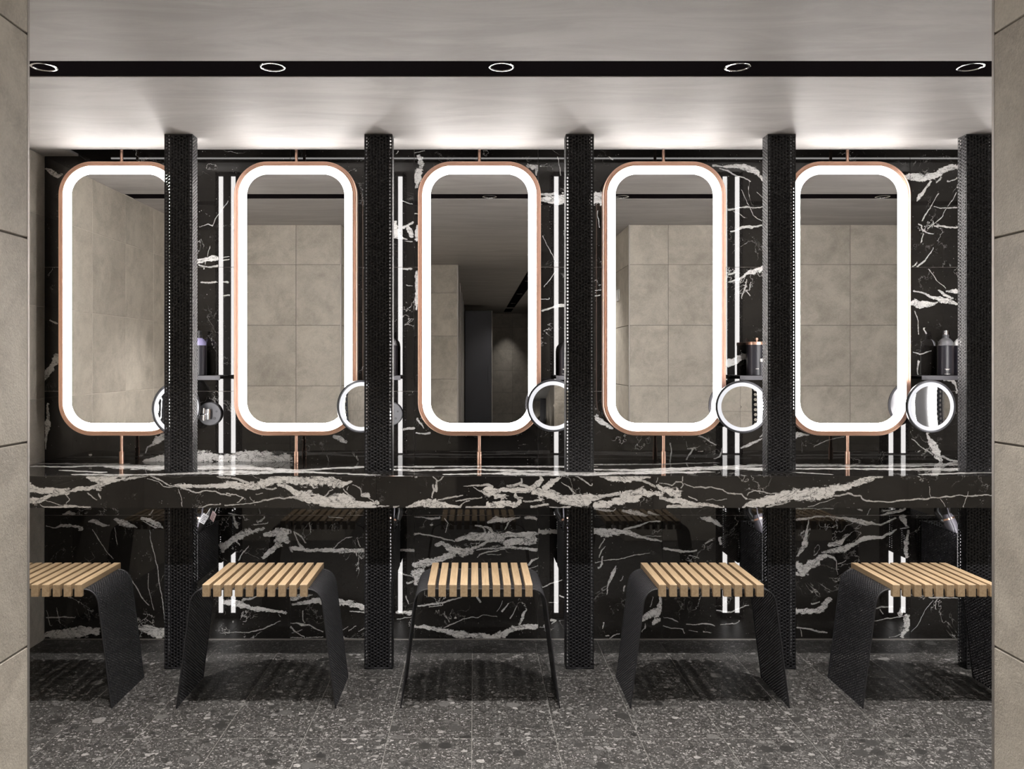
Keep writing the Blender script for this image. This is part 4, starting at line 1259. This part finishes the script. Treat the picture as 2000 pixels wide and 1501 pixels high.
me_noz = smooth(MB().lathe([(0.019, -0.125), (0.024, -0.105), (0.0235, -0.085)], 20).mesh('nozzle', M['dark_metal']))
me_han = smooth(MB().tube([(0.012, 0, 0.03), (0.03, 0, 0.06), (0.032, 0, 0.10), (0.020, 0, 0.125)], [0.016, 0.015, 0.014, 0.011], 12).mesh('handle', M['black_plastic']))
me_rg = smooth(MB().lathe([(0.0305, 0.05), (0.0312, 0.054), (0.0305, 0.058)], 24, cap0=False, cap1=False).mesh('accent_ring', M['copper']))
for i, x in enumerate(COLX):
    hl = tag(obj('dryer_holder', me_hl, None, loc=(x, HD0, 0)), HL[i], 'holder', 'perforated holders under the counter')
    s = 1 if i < 2 else -1
    t = thing('hair_dryer', DLAB[i], 'hair dryer', (x + s * 0.022, 3.955, 0.585), (-s * 0.25, 0.30, 0 if s > 0 else PI), group='hair dryers under the counter')
    obj('barrel', me_bar if i in (3, 4) else me_bar2, t); obj('nozzle', me_noz, t); obj('accent_ring', me_rg, t)
    obj('handle', me_han, t)
    rng = random.Random(i)
    cb = MB(); p0 = np.array([x + s * 0.040, 3.93, 0.70])
    pts = [(x + s * 0.02, 3.98, 0.7405), (x + s * 0.055, 3.95, 0.715), (x + s * 0.058, 3.92, 0.66), (x + s * 0.040, 3.90, 0.60), (x + s * 0.028, 3.90, 0.52)]
    P = np.array(pts); tt = np.linspace(0, 4, 25); C = np.stack([np.interp(tt, range(5), P[:, k]) for k in range(3)], 1)
    for _ in range(3): C[1:-1] = (C[:-2] + C[1:-1] * 2 + C[2:]) / 4
    tag(cb.tube([tuple(q) for q in C], 0.0035, 8).build('power_cord', M['grey_plastic'], smooth=True), 'looped dryer cord hanging under the counter behind the %s column' % ['leftmost', 'second', 'third', 'fourth', 'rightmost'][i], 'cord', 'dryer cords under the counter')
# two paper tags on the first cord
def paper_tag(x, y, z, ry, rz, m, label):
    t = thing('paper_tag', label, 'tag', (x, y, z), (0, ry, rz))
    MB().box(-0.015, 0.015, -0.0006, 0.0006, -0.045, 0.0, 0.0002).build('card', m, t)
    lb = MB()
    for k in range(5): lb.box(-0.011, 0.011 - 0.005 * (k % 2), -0.0009, -0.0006, -0.040 + k * 0.007, -0.0375 + k * 0.007)
    lb.build('print', M['dark_metal'], t)['kind'] = 'stuff'
    MB().tube([(0, 0, -0.002), (0.001, 0.001, 0.03), (0.004, 0.002, 0.062)], 0.0010, 6).build('loop', M['white_plastic'], t)
paper_tag(-1.236, 3.90, 0.668, 0.55, 0.2, M['paper'], 'white printed paper tag hanging from the dryer cord behind the leftmost column')
paper_tag(-1.207, 3.93, 0.672, 0.5, -0.6, M['pink_card'], 'pinkish paper tag hanging beside the white one behind the leftmost column')

# ------------------------------------------------------------------ hall seen in the middle mirror
t = thing('hall_cabinet', 'tall dark cabinet in the hall, seen in the middle mirror', 'cabinet', (0.085, -6.9, 0))
MB().box(-0.25, 0.225, -0.5, 0, 0.0, 2.29, 0.003).build('body', M['dark_metal'], t)
MB().box(-0.246, 0.221, 0, 0.018, 0.06, 2.285, 0.002).build('door', M['dark_metal'], t)
MB().box(0.226, 0.238, -0.02, 0.02, 0.0, 2.29).build('edge_trim', M['steel_trim'], t)
MB().box(0.16, 0.172, 0.018, 0.04, 1.0, 1.3, 0.002).build('handle', M['dark_metal'], t)
t = thing('wall_switch', 'small white wall switch on the hall side wall, seen in the fourth mirror', 'switch', (J_R, 1.43, 1.9))
MB().box(-0.008, -0.0003, -0.06, 0.06, -0.045, 0.045, 0.001).build('plate', M['white_plastic'], t)
MB().box(-0.011, -0.008, -0.035, 0.035, -0.03, 0.03, 0.001).build('rocker', M['white_plastic'], t)
